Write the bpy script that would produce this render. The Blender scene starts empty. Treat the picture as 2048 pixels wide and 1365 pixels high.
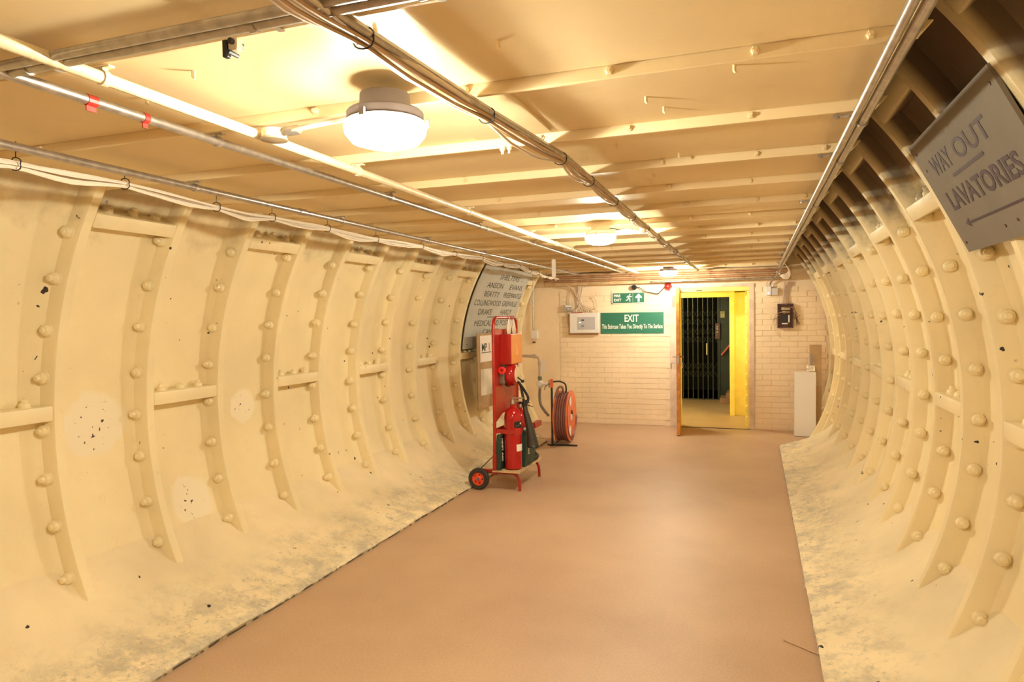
import bpy, bmesh, math, random
from mathutils import Vector, Matrix, Euler
random.seed(7)
SC = bpy.context.scene
COL = SC.collection
PI = math.pi

# ------------------------------------------------------------------ camera
cam_d = bpy.data.cameras.new('camera')
cam = bpy.data.objects.new('camera', cam_d); COL.objects.link(cam)
cr, cu, cf = Vector((0.94225, 0.33454, -0.01555)), Vector((0.00387, 0.03557, 0.99936)), Vector((-0.33488, 0.94171, -0.03223))
m = Matrix((cr, cu, -cf)).transposed().to_4x4(); m.translation = Vector((0, 0, 1.6))
cam.matrix_world = m
cam_d.sensor_width = 36; cam_d.lens = 36*1365/2048; cam_d.clip_start = .05; cam_d.clip_end = 100
SC.camera = cam

# ------------------------------------------------------------------ world, lights, exposure
w = bpy.data.worlds.new('world'); SC.world = w; w.use_nodes = True
w.node_tree.nodes['Background'].inputs[0].default_value = (.9, .6, .35, 1)
w.node_tree.nodes['Background'].inputs[1].default_value = 0.02
SC.view_settings.view_transform = 'Standard'; SC.view_settings.look = 'None'
SC.view_settings.gamma = 1; SC.view_settings.use_curve_mapping = False
SC.view_settings.exposure = 0.82
SC.cycles.max_bounces = 8; SC.cycles.diffuse_bounces = 6; SC.cycles.use_adaptive_sampling = True; SC.cycles.adaptive_threshold = .03; SC.cycles.use_denoising = True
SC.cycles.sample_clamp_indirect = 6
WARM = (1.0, .965, .76)

def lamp_light(name, loc, power, size, color=WARM):
    d = bpy.data.lights.new(name, 'POINT'); d.energy = power; d.color = color; d.shadow_soft_size = size
    o = bpy.data.objects.new(name, d); COL.objects.link(o); o.location = loc; return o
lamp_light('tunnel_light_behind', (-1.05, -1.3, 2.05), 24, .06)       # the next bulkhead lamp of the row, behind the viewer
lamp_light('passage_light', (-1.75, 11.0, 1.95), 60, .08, (1.0, .92, .50))   # lamp round the corner of the lift passage
LAMP_E = 75.0      # glass globe of each bulkhead lamp
BULB_W = 40.0      # bulb of each bulkhead lamp

# ------------------------------------------------------------------ materials
MATS = {}
def mat(name, color, rough=.6, metal=0, emit=None, estr=0, noise=.0, nscale=8, bump=0, bscale=40, spec=.5):
    if name in MATS: return MATS[name]
    m = bpy.data.materials.new(name); m.use_nodes = True; nt = m.node_tree; b = nt.nodes['Principled BSDF']
    b.inputs['Base Color'].default_value = (*color, 1); b.inputs['Roughness'].default_value = rough
    b.inputs['Metallic'].default_value = metal; b.inputs['Specular IOR Level'].default_value = spec
    geo = nt.nodes.new('ShaderNodeNewGeometry')
    if noise:
        n = nt.nodes.new('ShaderNodeTexNoise'); n.inputs['Scale'].default_value = nscale; n.inputs['Detail'].default_value = 5
        nt.links.new(geo.outputs['Position'], n.inputs['Vector'])
        r = nt.nodes.new('ShaderNodeMapRange'); r.inputs[1].default_value = .3; r.inputs[2].default_value = .7
        r.inputs[3].default_value = 1-noise; r.inputs[4].default_value = 1+noise*.5
        nt.links.new(n.outputs[0], r.inputs[0])
        mx = nt.nodes.new('ShaderNodeVectorMath'); mx.operation = 'SCALE'; mx.inputs[0].default_value = color
        nt.links.new(r.outputs[0], mx.inputs['Scale']); nt.links.new(mx.outputs[0], b.inputs['Base Color'])
    if bump:
        n = nt.nodes.new('ShaderNodeTexNoise'); n.inputs['Scale'].default_value = bscale; n.inputs['Detail'].default_value = 4
        nt.links.new(geo.outputs['Position'], n.inputs['Vector'])
        bp = nt.nodes.new('ShaderNodeBump'); bp.inputs['Strength'].default_value = bump; bp.inputs['Distance'].default_value = .01
        nt.links.new(n.outputs[0], bp.inputs['Height']); nt.links.new(bp.outputs[0], b.inputs['Normal'])
    if emit:
        b.inputs['Emission Color'].default_value = (*emit, 1); b.inputs['Emission Strength'].default_value = estr
    MATS[name] = m; return m

def node(nt, t, **k):
    n = nt.nodes.new(t)
    for a, v in k.items():
        if a == 'op': n.operation = v
        elif a.startswith('i'): n.inputs[int(a[1:])].default_value = v
    return n

def paint(name, base, grime_shade=(.16, .10, .06), chips=True, soot_shade=0, patches=(), rough=.42, bump=.22, var=.06, grey=0):
    """old thick gloss paint on cast iron: colour drift, small dark chips, grime and painted-in shade above the ceiling line, pale repaint patches"""
    m = bpy.data.materials.new(name); m.use_nodes = True; nt = m.node_tree; L = nt.links; b = nt.nodes['Principled BSDF']
    geo = nt.nodes.new('ShaderNodeNewGeometry'); P = geo.outputs['Position']
    def noise(sc, det=4, rgh=.5):
        n = nt.nodes.new('ShaderNodeTexNoise'); n.inputs['Scale'].default_value = sc; n.inputs['Detail'].default_value = det
        n.inputs['Roughness'].default_value = rgh; L.new(P, n.inputs['Vector']); return n.outputs[0]
    def rng(s, a, b_, c=0., d=1.):
        r = nt.nodes.new('ShaderNodeMapRange'); L.new(s, r.inputs[0])
        for i, v in enumerate((a, b_, c, d)): r.inputs[i+1].default_value = v
        return r.outputs[0]
    def math_(op, a, c):
        n = nt.nodes.new('ShaderNodeMath'); n.operation = op
        for i, v in enumerate((a, c)):
            if isinstance(v, (int, float)): n.inputs[i].default_value = v
            else: L.new(v, n.inputs[i])
        return n.outputs[0]
    def mix(f, a, c):
        n = nt.nodes.new('ShaderNodeMix'); n.data_type = 'RGBA'
        if isinstance(f, (int, float)): n.inputs[0].default_value = f
        else: L.new(f, n.inputs[0])
        for i, v in ((6, a), (7, c)):
            if isinstance(v, tuple): n.inputs[i].default_value = (*v, 1)
            else: L.new(v, n.inputs[i])
        return n.outputs[2]
    c = mix(rng(noise(1.7, 3), .35, .65), tuple(x*(1-var) for x in base), tuple(min(1, x*(1+var)) for x in base))
    c = mix(rng(noise(14, 6, .65), .60, .78, 0, .30), c, tuple(base[i]*(.80, .74, .60)[i] for i in range(3)))
    if grey:
        sz = nt.nodes.new('ShaderNodeSeparateXYZ'); L.new(P, sz.inputs[0])
        low = rng(math_('ADD', sz.outputs['Z'], rng(noise(4, 5), .3, .7, -.05, .05)), .19, .03)
        c = mix(math_('MULTIPLY', rng(noise(6.5, 9, .75), .44, .60, 0, grey), low), c, (.42, .38, .30))
        c = mix(math_('MULTIPLY', rng(noise(30, 8, .75), .55, .64, 0, grey*.8), low), c, (.25, .23, .17))
        c = mix(math_('MULTIPLY', rng(noise(16, 4), .42, .52), rng(sz.outputs['Z'], .017, .008)), c, (.10, .085, .06))   # irregular dark crevice line at the floor joint
    for (px, py, pz, rad, col) in patches:
        d = nt.nodes.new('ShaderNodeVectorMath'); d.operation = 'DISTANCE'; L.new(P, d.inputs[0]); d.inputs[1].default_value = (px, py, pz)
        dd = math_('ADD', d.outputs['Value'], rng(noise(9, 4), 0, 1, -.35*rad, .35*rad))
        c = mix(rng(dd, rad*1.03, rad*.85), c, col)
        if rad > .12:   # knocked flakes inside the pale patch
            fl = math_('MULTIPLY', rng(noise(38, 2), .665, .68), rng(d.outputs['Value'], rad*.75, rad*.5))
            c = mix(fl, c, (.05, .03, .05))
    if chips:
        c = mix(math_('MULTIPLY', rng(noise(19, 2, .4), .735, .745), rng(noise(2.3, 2), .50, .56)), c, (.03, .02, .02))
    if soot_shade:
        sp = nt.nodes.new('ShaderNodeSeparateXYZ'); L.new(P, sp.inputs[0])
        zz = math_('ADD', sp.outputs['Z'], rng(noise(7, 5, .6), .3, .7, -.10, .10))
        f = rng(zz, 2.07, 2.30, 0, soot_shade)
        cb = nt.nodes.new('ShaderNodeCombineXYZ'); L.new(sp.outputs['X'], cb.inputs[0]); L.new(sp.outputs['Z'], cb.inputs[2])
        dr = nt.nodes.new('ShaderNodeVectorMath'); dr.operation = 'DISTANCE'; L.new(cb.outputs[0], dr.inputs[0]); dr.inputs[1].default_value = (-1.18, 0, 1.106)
        f = math_('MULTIPLY', f, rng(dr.outputs['Value'], 2.135, 2.165, .25, 1))   # grime plus shade painted into the recesses between the ribs
        c = mix(f, c, grime_shade)
    L.new(c, b.inputs['Base Color'])
    b.inputs['Roughness'].default_value = rough
    h = math_('ADD', noise(3.5, 3), math_('MULTIPLY', noise(26, 6, .6), .35))
    bp = nt.nodes.new('ShaderNodeBump'); bp.inputs['Strength'].default_value = bump; bp.inputs['Distance'].default_value = .02
    L.new(h, bp.inputs['Height']); L.new(bp.outputs[0], b.inputs['Normal'])
    MATS[name] = m; return m

PALE = (.86, .77, .58)
M_LEFT = paint('cream_gloss_paint_left', (.83, .71, .45), soot_shade=.55, grime_shade=(.34, .26, .18), patches=(
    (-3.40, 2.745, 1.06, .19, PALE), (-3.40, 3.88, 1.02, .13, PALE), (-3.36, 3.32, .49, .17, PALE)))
M_RIGHT = paint('cream_gloss_paint_right', (.82, .69, .43), soot_shade=.9, grime_shade=(.10, .06, .04), patches=(
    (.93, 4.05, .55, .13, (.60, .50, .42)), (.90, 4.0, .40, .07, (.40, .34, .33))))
M_CEIL = paint('ceiling_paint', (.77, .61, .36), chips=False, var=.05, bump=.12, rough=.5)
M_SKIRT = paint('mortar_haunch', (.80, .68, .46), grey=.75, bump=.8, rough=.85, var=.1)
M_BRICK = paint('painted_brick', (.86, .70, .50), chips=False, bump=.35, rough=.55, var=.05)
M_BRICKY = paint('yellow_painted_brick', (.93, .82, .24), chips=False, bump=.3, rough=.5, var=.04)
M_STEEL = mat('galvanised_steel', (.50, .46, .43), .32, .85, noise=.25, nscale=30)
M_CREAMPIPE = mat('cream_pipe', (.82, .70, .48), .4, noise=.12, nscale=20, bump=.3)
M_WHITEC = mat('white_cable', (.82, .72, .60), .45)
M_GREYC = mat('grey_cable', (.60, .50, .41), .5)
M_BROWNC = mat('brown_cable', (.52, .35, .22), .5)
M_BLACK = mat('black_plastic', (.012, .012, .013), .4)
M_DARK = mat('dark_metal', (.05, .045, .04), .45, .4)
M_RED = mat('red_enamel', (.37, .014, .009), .28, noise=.1, nscale=12)
M_ORANGE = mat('orange_enamel', (.78, .17, .055), .4, noise=.08, nscale=12)
M_HOSE = mat('rubber_hose_brown', (.26, .10, .08), .5)
M_TYRE = mat('tyre_rubber', (.035, .028, .024), .8)
M_GREEN = mat('sign_green', (.022, .155, .095), .45)
M_BAG = mat('green_nylon', (.014, .045, .028), .6, bump=.4, bscale=30)
M_WHITE = mat('white_plastic', (.80, .76, .74), .45)
M_PAPER = mat('paper_white', (.86, .80, .74), .7)
M_CARD = mat('tan_hardboard', (.46, .30, .15), .7, noise=.15, nscale=9)
M_SIGN = mat('grey_painted_board', (.185, .152, .115), .8, noise=.14, nscale=4)
M_SIGN2 = mat('pale_grey_board', (.50, .50, .46), .5, noise=.08, nscale=5)
M_LETTER = mat('maroon_paint', (.040, .012, .016), .6)
M_LETTER2 = mat('olive_black_paint', (.055, .048, .030), .6)
M_WOOD = mat('varnished_door_edge', (.72, .30, .06), .4, noise=.3, nscale=14)
M_FRAME = mat('pinkish_frame_paint', (.72, .56, .44), .5, noise=.18, nscale=9)
M_YFRAME = mat('yellow_frame_paint', (.93, .76, .20), .45, noise=.1, nscale=9)
M_DKGREEN = mat('dark_green_paint', (.010, .021, .008), .45, noise=.3, nscale=5)
M_GATE = mat('gate_black_steel', (.065, .068, .058), .4, .4)
M_VOID = mat('void_black', (.006, .006, .006), .9)  # plain near-black for the lift shaft and far wall
M_LAMPGLASS = mat('opal_glass_lit', (.9, .9, .85), .3, emit=(1.0, .965, .78), estr=LAMP_E*2)
nt = M_LAMPGLASS.node_tree; _o = nt.nodes['Material Output']; _p = nt.nodes['Principled BSDF']
_t = nt.nodes.new('ShaderNodeBsdfTransparent'); _mx = nt.nodes.new('ShaderNodeMixShader'); _mx.inputs[0].default_value = .25
nt.links.new(_t.outputs[0], _mx.inputs[1]); nt.links.new(_p.outputs[0], _mx.inputs[2]); nt.links.new(_mx.outputs[0], _o.inputs['Surface'])
M_LED = mat('violet_led', (.8, .8, 1), .3, emit=(.35, .3, 1), estr=2.0)
M_LEDW = mat('white_led', (1, 1, 1), .3, emit=(1, 1, .9), estr=1.5)
M_RUST = mat('rusty_brown_pipe', (.40, .20, .10), .6, noise=.35, nscale=10)
M_BEAM = mat('painted_timber_beam', (.60, .40, .20), .6, noise=.25, nscale=8, bump=.3)
M_TAPE = mat('red_tape', (.55, .03, .02), .4)
M_BLUE = mat('blue_print', (.25, .32, .50), .6)
M_BRONZE = mat('brown_bakelite', (.10, .035, .025), .4)

def floor_mat():
    m = bpy.data.materials.new('floor_paint'); m.use_nodes = True; nt = m.node_tree; L = nt.links; b = nt.nodes['Principled BSDF']
    geo = nt.nodes.new('ShaderNodeNewGeometry')
    def noise(sc, det, src=None):
        n = nt.nodes.new('ShaderNodeTexNoise'); n.inputs['Scale'].default_value = sc; n.inputs['Detail'].default_value = det
        L.new(src or geo.outputs['Position'], n.inputs['Vector']); return n.outputs[0]
    r = nt.nodes.new('ShaderNodeValToRGB'); L.new(noise(1.3, 4), r.inputs[0])
    e = r.color_ramp.elements; e[0].position = .32; e[0].color = (.44, .285, .180, 1); e[1].position = .68; e[1].color = (.52, .35, .225, 1)
    r2 = nt.nodes.new('ShaderNodeMapRange'); L.new(noise(85, 6), r2.inputs[0]); r2.inputs[1].default_value = .35; r2.inputs[2].default_value = .65
    r2.inputs[3].default_value = .93; r2.inputs[4].default_value = 1.05
    v = nt.nodes.new('ShaderNodeVectorMath'); v.operation = 'SCALE'; L.new(r.outputs[0], v.inputs[0]); L.new(r2.outputs[0], v.inputs['Scale'])
    L.new(v.outputs[0], b.inputs['Base Color']); b.inputs['Roughness'].default_value = .48
    bp = nt.nodes.new('ShaderNodeBump'); bp.inputs['Strength'].default_value = .05; bp.inputs['Distance'].default_value = .01
    L.new(noise(90, 5), bp.inputs['Height']); L.new(bp.outputs[0], b.inputs['Normal'])
    return m
M_FLOOR = floor_mat()

# ------------------------------------------------------------------ helpers
def link(name, me, parent=None, loc=None, rot=None):
    o = bpy.data.objects.new(name, me); COL.objects.link(o)
    if parent: o.parent = parent
    if loc is not None: o.location = loc
    if rot is not None: o.rotation_euler = rot
    return o
def tomesh(bm, name, m, smooth=False):
    bmesh.ops.recalc_face_normals(bm, faces=bm.faces)
    me = bpy.data.meshes.new(name); bm.to_mesh(me); bm.free()
    if m: me.materials.append(m)
    if smooth:
        for p in me.polygons: p.use_smooth = True
        try: me.set_sharp_from_angle(angle=math.radians(38))
        except Exception: pass
    return me
def obj(name, bm, m, parent=None, smooth=False, loc=None, rot=None):
    return link(name, tomesh(bm, name, m, smooth), parent, loc, rot)
def struct(o): o['kind'] = 'structure'; return o
def thing(name, label, cat, loc=(0, 0, 0), rot=(0, 0, 0), group=None):
    o = bpy.data.objects.new(name, None); COL.objects.link(o); o.location = loc; o.rotation_euler = rot
    o.empty_display_size = .1
    return tag(o, label, cat, group)
def tag(o, label, cat, group=None):
    o['label'] = label; o['category'] = cat
    if group: o['group'] = group
    return o
def BM(): return bmesh.new()
def box(bm, x0, x1, y0, y1, z0, z1, bev=0):
    r = bmesh.ops.create_cube(bm, size=1)
    vs = r['verts']
    for v in vs: v.co = Vector(((x0+x1)/2+v.co.x*(x1-x0), (y0+y1)/2+v.co.y*(y1-y0), (z0+z1)/2+v.co.z*(z1-z0)))
    if bev:
        es = list({e for v in vs for e in v.link_edges})
        bmesh.ops.bevel(bm, geom=es, offset=bev, segments=2, affect='EDGES', profile=.5)
    return bm
def frame_of(d):
    d = Vector(d).normalized(); a = Vector((0, 0, 1)) if abs(d.z) < .9 else Vector((1, 0, 0))
    u = d.cross(a).normalized(); return u, d.cross(u).normalized(), d
def tube(bm, pts, r, n=8, cap=True):
    """swept round bar along points; r a number or one per point"""
    pts = [Vector(p) for p in pts]; rings = []; u = None
    for i, p in enumerate(pts):
        d = (pts[min(i+1, len(pts)-1)]-pts[max(i-1, 0)]).normalized()
        if u is None: u = frame_of(d)[0]
        u = (u-d*u.dot(d)).normalized(); v = d.cross(u)
        rr = r[i] if isinstance(r, (list, tuple)) else r
        rings.append([bm.verts.new(p+(u*math.cos(a)+v*math.sin(a))*rr) for a in [2*PI*k/n for k in range(n)]])
    for a, b in zip(rings, rings[1:]):
        for k in range(n): bm.faces.new((a[k], a[(k+1) % n], b[(k+1) % n], b[k]))
    if cap: bm.faces.new(rings[0][::-1]); bm.faces.new(rings[-1])
    return bm
def lathe(bm, prof, n=24, axis='Z', c=(0, 0, 0), cap=True):
    """prof: (radius, height) list"""
    rings = []
    for r, h in prof:
        ring = []
        for k in range(n):
            a = 2*PI*k/n; x, y = r*math.cos(a), r*math.sin(a)
            q = {'Z': (x, y, h), 'X': (h, x, y), 'Y': (x, h, y)}[axis]
            ring.append(bm.verts.new(Vector(c)+Vector(q)))
        rings.append(ring)
    for a, b in zip(rings, rings[1:]):
        for k in range(n): bm.faces.new((a[k], a[(k+1) % n], b[(k+1) % n], b[k]))
    if cap:
        if prof[0][0] > 1e-5: bm.faces.new(rings[0][::-1])
        if prof[-1][0] > 1e-5: bm.faces.new(rings[-1])
    bmesh.ops.remove_doubles(bm, verts=[v for r_ in rings for v in r_], dist=1e-6)
    return bm
def smooth_path(pts, k=6):
    """Catmull-Rom through points"""
    P = [Vector(p) for p in pts]; P = [P[0]*2-P[1]]+P+[P[-1]*2-P[-2]]; out = []
    for i in range(1, len(P)-2):
        for j in range(k):
            t = j/k; a, b, c, d = P[i-1:i+3]
            out.append(.5*((2*b)+(-a+c)*t+(2*a-5*b+4*c-d)*t*t+(-a+3*b-3*c+d)*t**3))
    out.append(P[-2]); return out
def text(name, s, size, m, fn, parent, ext=.0015, xs=1.0, align='LEFT', space=1.0, bold=0):
    """lettering as thin solid mesh; fn maps (u, v, d) of the flat text to the surface"""
    cu_ = bpy.data.curves.new('t', 'FONT'); cu_.body = s; cu_.size = size; cu_.align_x = align; cu_.extrude = ext
    cu_.space_character = space; cu_.offset = bold*size; cu_.resolution_u = 3
    o = bpy.data.objects.new('t', cu_); COL.objects.link(o)
    bpy.context.view_layer.update()
    me = bpy.data.meshes.new_from_object(o.evaluated_get(bpy.context.evaluated_depsgraph_get()))
    bpy.data.objects.remove(o); bpy.data.curves.remove(cu_)
    for v in me.vertices: v.co = fn(v.co.x*xs, v.co.y, v.co.z)
    me.materials.clear(); me.materials.append(m); me.name = name
    return link(name, me, parent)

# ------------------------------------------------------------------ tunnel geometry
XC, ZC, R, DEP = -1.18, 1.106, 2.127, .10
def cp(side, th, r, y):      # side -1 left, +1 right; th measured from the horizontal
    return Vector((XC+side*r*math.cos(th), y, ZC+r*math.sin(th)))
def th_of(z, r=R): return math.asin((z-ZC)/r)
Y_END = 10.09
PL, PR = .552, .555
Y0L, Y0R = 2.43, 3.25
RIBW = .068

def make_wall(side, M, y_first, p, k0, k1, name):
    # backing shell, from under the haunch to over the ceiling void
    bm = BM(); ths = [math.radians(a) for a in range(-46, 92, 3)]; prev = None
    for t in ths:
        row = [bm.verts.new(cp(side, t, R+DEP+.03, y)) for y in (-4.4, Y_END+.02)]
        if prev: bm.faces.new((prev[0], prev[1], row[1], row[0]))
        prev = row
    wall = struct(obj(name, bm, M, smooth=True))
    # --- one ring rib, shared mesh (built at y = 0, near face at y=0)
    bm = BM(); prof = [(R+DEP+.01, -.006), (R+.012, .002), (R, .010), (R, RIBW-.010), (R+.012, RIBW-.002), (R+DEP+.01, RIBW+.006)]
    prev = None; nseg = 64
    for i in range(nseg+1):
        t = math.radians(-40+104*i/nseg)
        row = [bm.verts.new(cp(side, t, r, y)) for r, y in prof]
        if prev:
            for a in range(len(prof)-1): bm.faces.new((prev[a], prev[a+1], row[a+1], row[a]))
        prev = row
    rib_me = tomesh(bm, 'rib', M, True)
    # --- panel between two ribs, slightly dished
    bm = BM(); prev = None; span = p-RIBW
    for i in range(41):
        t = math.radians(-40+104*i/40); row = []
        for j, f in enumerate((0, .05, .12, .5, .88, .95, 1)):
            row.append(bm.verts.new(cp(side, t, R+DEP-(.022, .008, .0, -.004, .0, .008, .022)[j], RIBW-.004+f*(span+.008))))
        if prev:
            for a in range(6): bm.faces.new((prev[a], prev[a+1], row[a+1], row[a]))
        prev = row
    pan_me = tomesh(bm, 'panel', M, True)
    # --- bolt: washer, hexagonal nut and stud end, axis -Y
    def bolt_mesh(stud):
        bm = BM()
        lathe(bm, [(.038, .004), (.037, -.003), (.033, -.005)], 12, 'Y')
        lathe(bm, [(.034, -.002), (.0325, -.020), (.029, -.027), (.022, -.031)], 9, 'Y')
        lathe(bm, [(.020, -.028), (.018, -.031-stud), (.013, -.035-stud)], 9, 'Y')
        return tomesh(bm, 'bolt', M, True)
    bolts = [bolt_mesh(.006), bolt_mesh(.018)]
    # --- cross flange standing off the panel, mesh at th=0, bolts along it
    def flange_mesh():
        bm = BM(); box(bm, R, R+DEP+.02, RIBW-.005, p+.005, -.038, .038, .007); return tomesh(bm, 'cross_flange', M, True)
    fl_me = flange_mesh()
    nb = 0
    def flange(y, z, k):
        th = th_of(z)
        o = link('cross_flange', fl_me, wall)
        # local x -> radial, local z -> tangent; reflected for the left side by rotating
        rad = Vector((side*math.cos(th), 0, math.sin(th))); tan = Vector((-side*math.sin(th), 0, math.cos(th)))
        mt = Matrix((rad, Vector((0, 1, 0)), tan)).transposed().to_4x4()
        mt.translation = Vector((XC, y, ZC)); o.matrix_local = mt
        if z < 2.3:
            for j in range(3):
                yy = RIBW+(p-RIBW)*(.2+.3*j)
                for up in (1,):
                    if up < 0: continue
                    b = link('bolt', bolts[(j+k) % 2], o)
                    b.matrix_local = Matrix.Translation((R+.060, yy, up*.038)) @ Matrix.Rotation(-up*PI/2, 4, 'X') @ Matrix.Scale(.80, 4)
    for k in range(k0, k1+1):
        y = y_first+k*p
        rb = link('rib', rib_me, wall, (0, y, 0))
        if k < k1: link('panel', pan_me, wall, (0, y, 0))
        # bolts on the near face of the rib
        if y > 1.2:
            for i in range(-4, 6):
                t = math.radians(-.8+6.6*(i+.02*((k*7+i*3) % 5)))
                z = ZC+(R+.057)*math.sin(t)
                if z < .22 or z > 2.26: continue
                b = link('bolt', bolts[(k+i) % 2], rb)
                b.location = cp(side, t, R+.057, -.003); b.rotation_euler = (0, random.uniform(0, 1), 0); b.scale = (.9,)*3
        if k < k1:
            odd = (k % 2 == 0)
            if side < 0:
                if odd: flange(y, 2.115, k)
                else: flange(y, 1.163, k); 
            else:
                if k % 2 == 0: flange(y, 2.075, k)
                else: flange(y, 1.12, k); flange(y, 2.42, k)
    return wall
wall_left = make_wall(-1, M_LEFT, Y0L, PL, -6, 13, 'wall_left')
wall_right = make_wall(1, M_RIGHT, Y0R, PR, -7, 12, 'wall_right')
# raised foundry letters on one panel of the left wall
def on_left(y0, z0):
    def fn(u, v, d):
        t = th_of(z0, R+DEP)+(v)/(R+DEP); return cp(-1, t, R+DEP+.003-d, y0+u)
    return fn
for s_, z_, sz in (('2.0', .62, .10), ('LPTB', .38, .10)):
    text('raised_lettering', s_, sz, M_LEFT, on_left(2.66, z_), wall_left, .0008, .8)

# haunches of mortar along the floor
def haunch(name, pts, side, y_cut0, y_cut1):
    bm = BM(); rows = []; fine = smooth_path([(x, 0, z) for x, z in pts], 5)
    ny = 330; rnd = random.Random(3)
    from mathutils import noise as N
    for j in range(ny+1):
        y = -4.2+(Y_END+.0+4.2)*j/ny; row = []
        f = max(0, min(1, (y-y_cut0)/(y_cut1-y_cut0)))
        for i, q in enumerate(fine):
            a = i/(len(fine)-1); amp = .022*math.sin(PI*min(1, a*1.3+.08))
            n = N.fractal(Vector((q.x*3, y*2.2, q.z*3)), .8, 2.2, 5)
            n2 = N.noise(Vector((y*7, i*.6, 3)))
            x = q.x; z = q.z+amp*n+(.004*n2 if i > 0 else 0)
            if i < 3: x += .012*N.noise(Vector((y*5, 0, 1)))+.006*N.noise(Vector((y*21, 0, 5)))
            if f > 0:        # the haunch dies away before the end wall
                t = math.atan2(q.z*.3-ZC, 1); zz = z*(1-f)+(-.05)*f
                xt = XC+side*math.sqrt(max(.1, (R+.06)**2-(max(zz, 0)-ZC)**2))
                x = x*(1-f)+xt*f; z = zz
            row.append(bm.verts.new((x, y, z if i else z-.03)))
        rows.append(row)
    for a, b in zip(rows, rows[1:]):
        for i in range(len(fine)-1): bm.faces.new((a[i], a[i+1], b[i+1], b[i]))
    return struct(obj(name, bm, M_SKIRT, smooth=True))
haunch('baseboard_left', [(-2.54, 0), (-2.55, .028), (-2.72, .06), (-2.92, .125), (-3.11, .225), (-3.22, .31), (-3.32, .42)], -1, 8.45, 9.5)
haunch('baseboard_right', [(.28, 0), (.288, .03), (.42, .065), (.58, .125), (.745, .22), (.85, .31), (.96, .43)], 1, 8.75, 10.0)

# floor
bm = BM(); box(bm, -3.3, 1.0, -4.4, 15.5, -.1, 0); floor = struct(obj('floor', bm, M_FLOOR))
# wall behind the viewer, and cap over the crown void
bm = BM(); box(bm, -3.5, 1.2, -4.5, -4.4, -.1, 3.4); struct(obj('wall_front', bm, M_BRICK))

# ceiling: backing plate with steel sheets and joists under it
CZ = 2.26
bm = BM(); box(bm, -3.02, .36, -4.4, Y_END, CZ+.048, CZ+.060); ceiling = struct(obj('ceiling', bm, M_CEIL))
JP = .597; J0 = 1.295
nj = int((Y_END-J0)/JP)
bmj = BM(); box(bmj, -3.03, .405, 0, .014, 0, .040, .003)
for v in bmj.verts:                       # chamfered bearing end beyond the sheet edge
    if v.co.x > .38 and v.co.z < .02: v.co.x -= .03
j_me = tomesh(bmj, 'joist', M_CEIL)
bmp = BM(); box(bmp, -3.02, .365, .014, JP-.002, .036, .048, .002); p_me = tomesh(bmp, 'panel', M_CEIL)
bmb = BM(); lathe(bmb, [(.012, 0), (.012, -.007), (.009, -.010)], 6, 'Y'); lathe(bmb, [(.006, -.01), (.006, -.018)], 6, 'Y'); jb_me = tomesh(bmb, 'bolt', M_CEIL, True)
for k in range(-9, nj+1):
    y = J0+k*JP
    j = link('joist', j_me, ceiling, (0, y, CZ)); link('panel', p_me, ceiling, (0, y, CZ))
    if k >= -1:
        for x in (-2.6, -1.9, -1.35, -.78, -.40, .0, .30):
            link('bolt', jb_me, j, (x+.03*math.sin(k*3+x*5), 0, .021))
bm = BM(); box(bm, .352, .366, -4.4, Y_END, CZ+.012, CZ+.048); obj('edge_strip', bm, M_CEIL, ceiling)
# little forgotten studs and cleats under the sheets
for x, y in ((-.85, 1.45), (-.60, 1.62), (-.32, 2.2), (-.28, 2.33), (-.05, 2.02), (-.52, 2.75), (-1.75, 1.62), (-.30, 3.0), (-.46, 3.4), (-1.45, 1.5)):
    bm = BM(); tube(bm, [(x, y, CZ+.037), (x, y, CZ+.020), (x+.004, y, CZ+.014)], [.006, .006, .003], 6); obj('stud', bm, M_CEIL, ceiling, True)
bm = BM()
box(bm, -1.0, -.70, 1.905, 2.44, CZ+.026, CZ+.037, .003)
obj('cover_plate', bm, M_CEIL, ceiling)

# ------------------------------------------------------------------ end wall with individually laid bricks
DX0, DX1, DZ1 = -1.155, -.062, 2.03      # structural opening of the doorway
bm = BM()
box(bm, -3.55, DX0, Y_END, Y_END+.24, -.1, 2.9); box(bm, DX1, 1.2, Y_END, Y_END+.24, -.1, 2.9); box(bm, DX0, DX1, Y_END, Y_END+.24, DZ1, 2.9)
wall_back = struct(obj('wall_back', bm, M_BRICK))
bmk = BM(); box(bmk, -.1105, .1105, -.006, .03, -.0355, .0355, .003); bk_me = tomesh(bmk, 'brick', M_BRICK)
bmk = BM(); box(bmk, -.050, .050, -.012, .03, -.0335, .0335, .004); bh_me = tomesh(bmk, 'brick', M_BRICK)
bmk = BM(); rest = BM(); cnt = 0; rr = random.Random(5)
todo = []
for i in range(26):
    z = .045+i*.0765
    if z > 2.03: break
    for (a, b) in ((-2.80, DX0-.01), (DX1+.06, .92)):
        x = a-(.114 if i % 2 else 0)
        while x < b:
            x0, x1 = max(x, a), min(x+.217, b); x += .2275
            if x1-x0 < .05: continue
            cx = (x0+x1)/2
            if cx > 0 and (cx-XC)**2+(z-ZC)**2 > (R+.02)**2: continue
            todo.append((cx, z, x1-x0))
for cx, z, wd in todo[:290]:
    o = link('brick', bk_me, wall_back, (cx, Y_END+rr.uniform(-.0025, .0025), z)); o.scale = (wd/.217, 1, 1)
for cx, z, wd in todo[290:]: box(rest, cx-wd/2, cx+wd/2, Y_END-.012, Y_END+.03, z-.0335, z+.0335)
if todo[290:]:
    o = obj('brick_courses', rest, M_BRICK, wall_back); o['kind'] = 'stuff'
else: rest.free()

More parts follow.
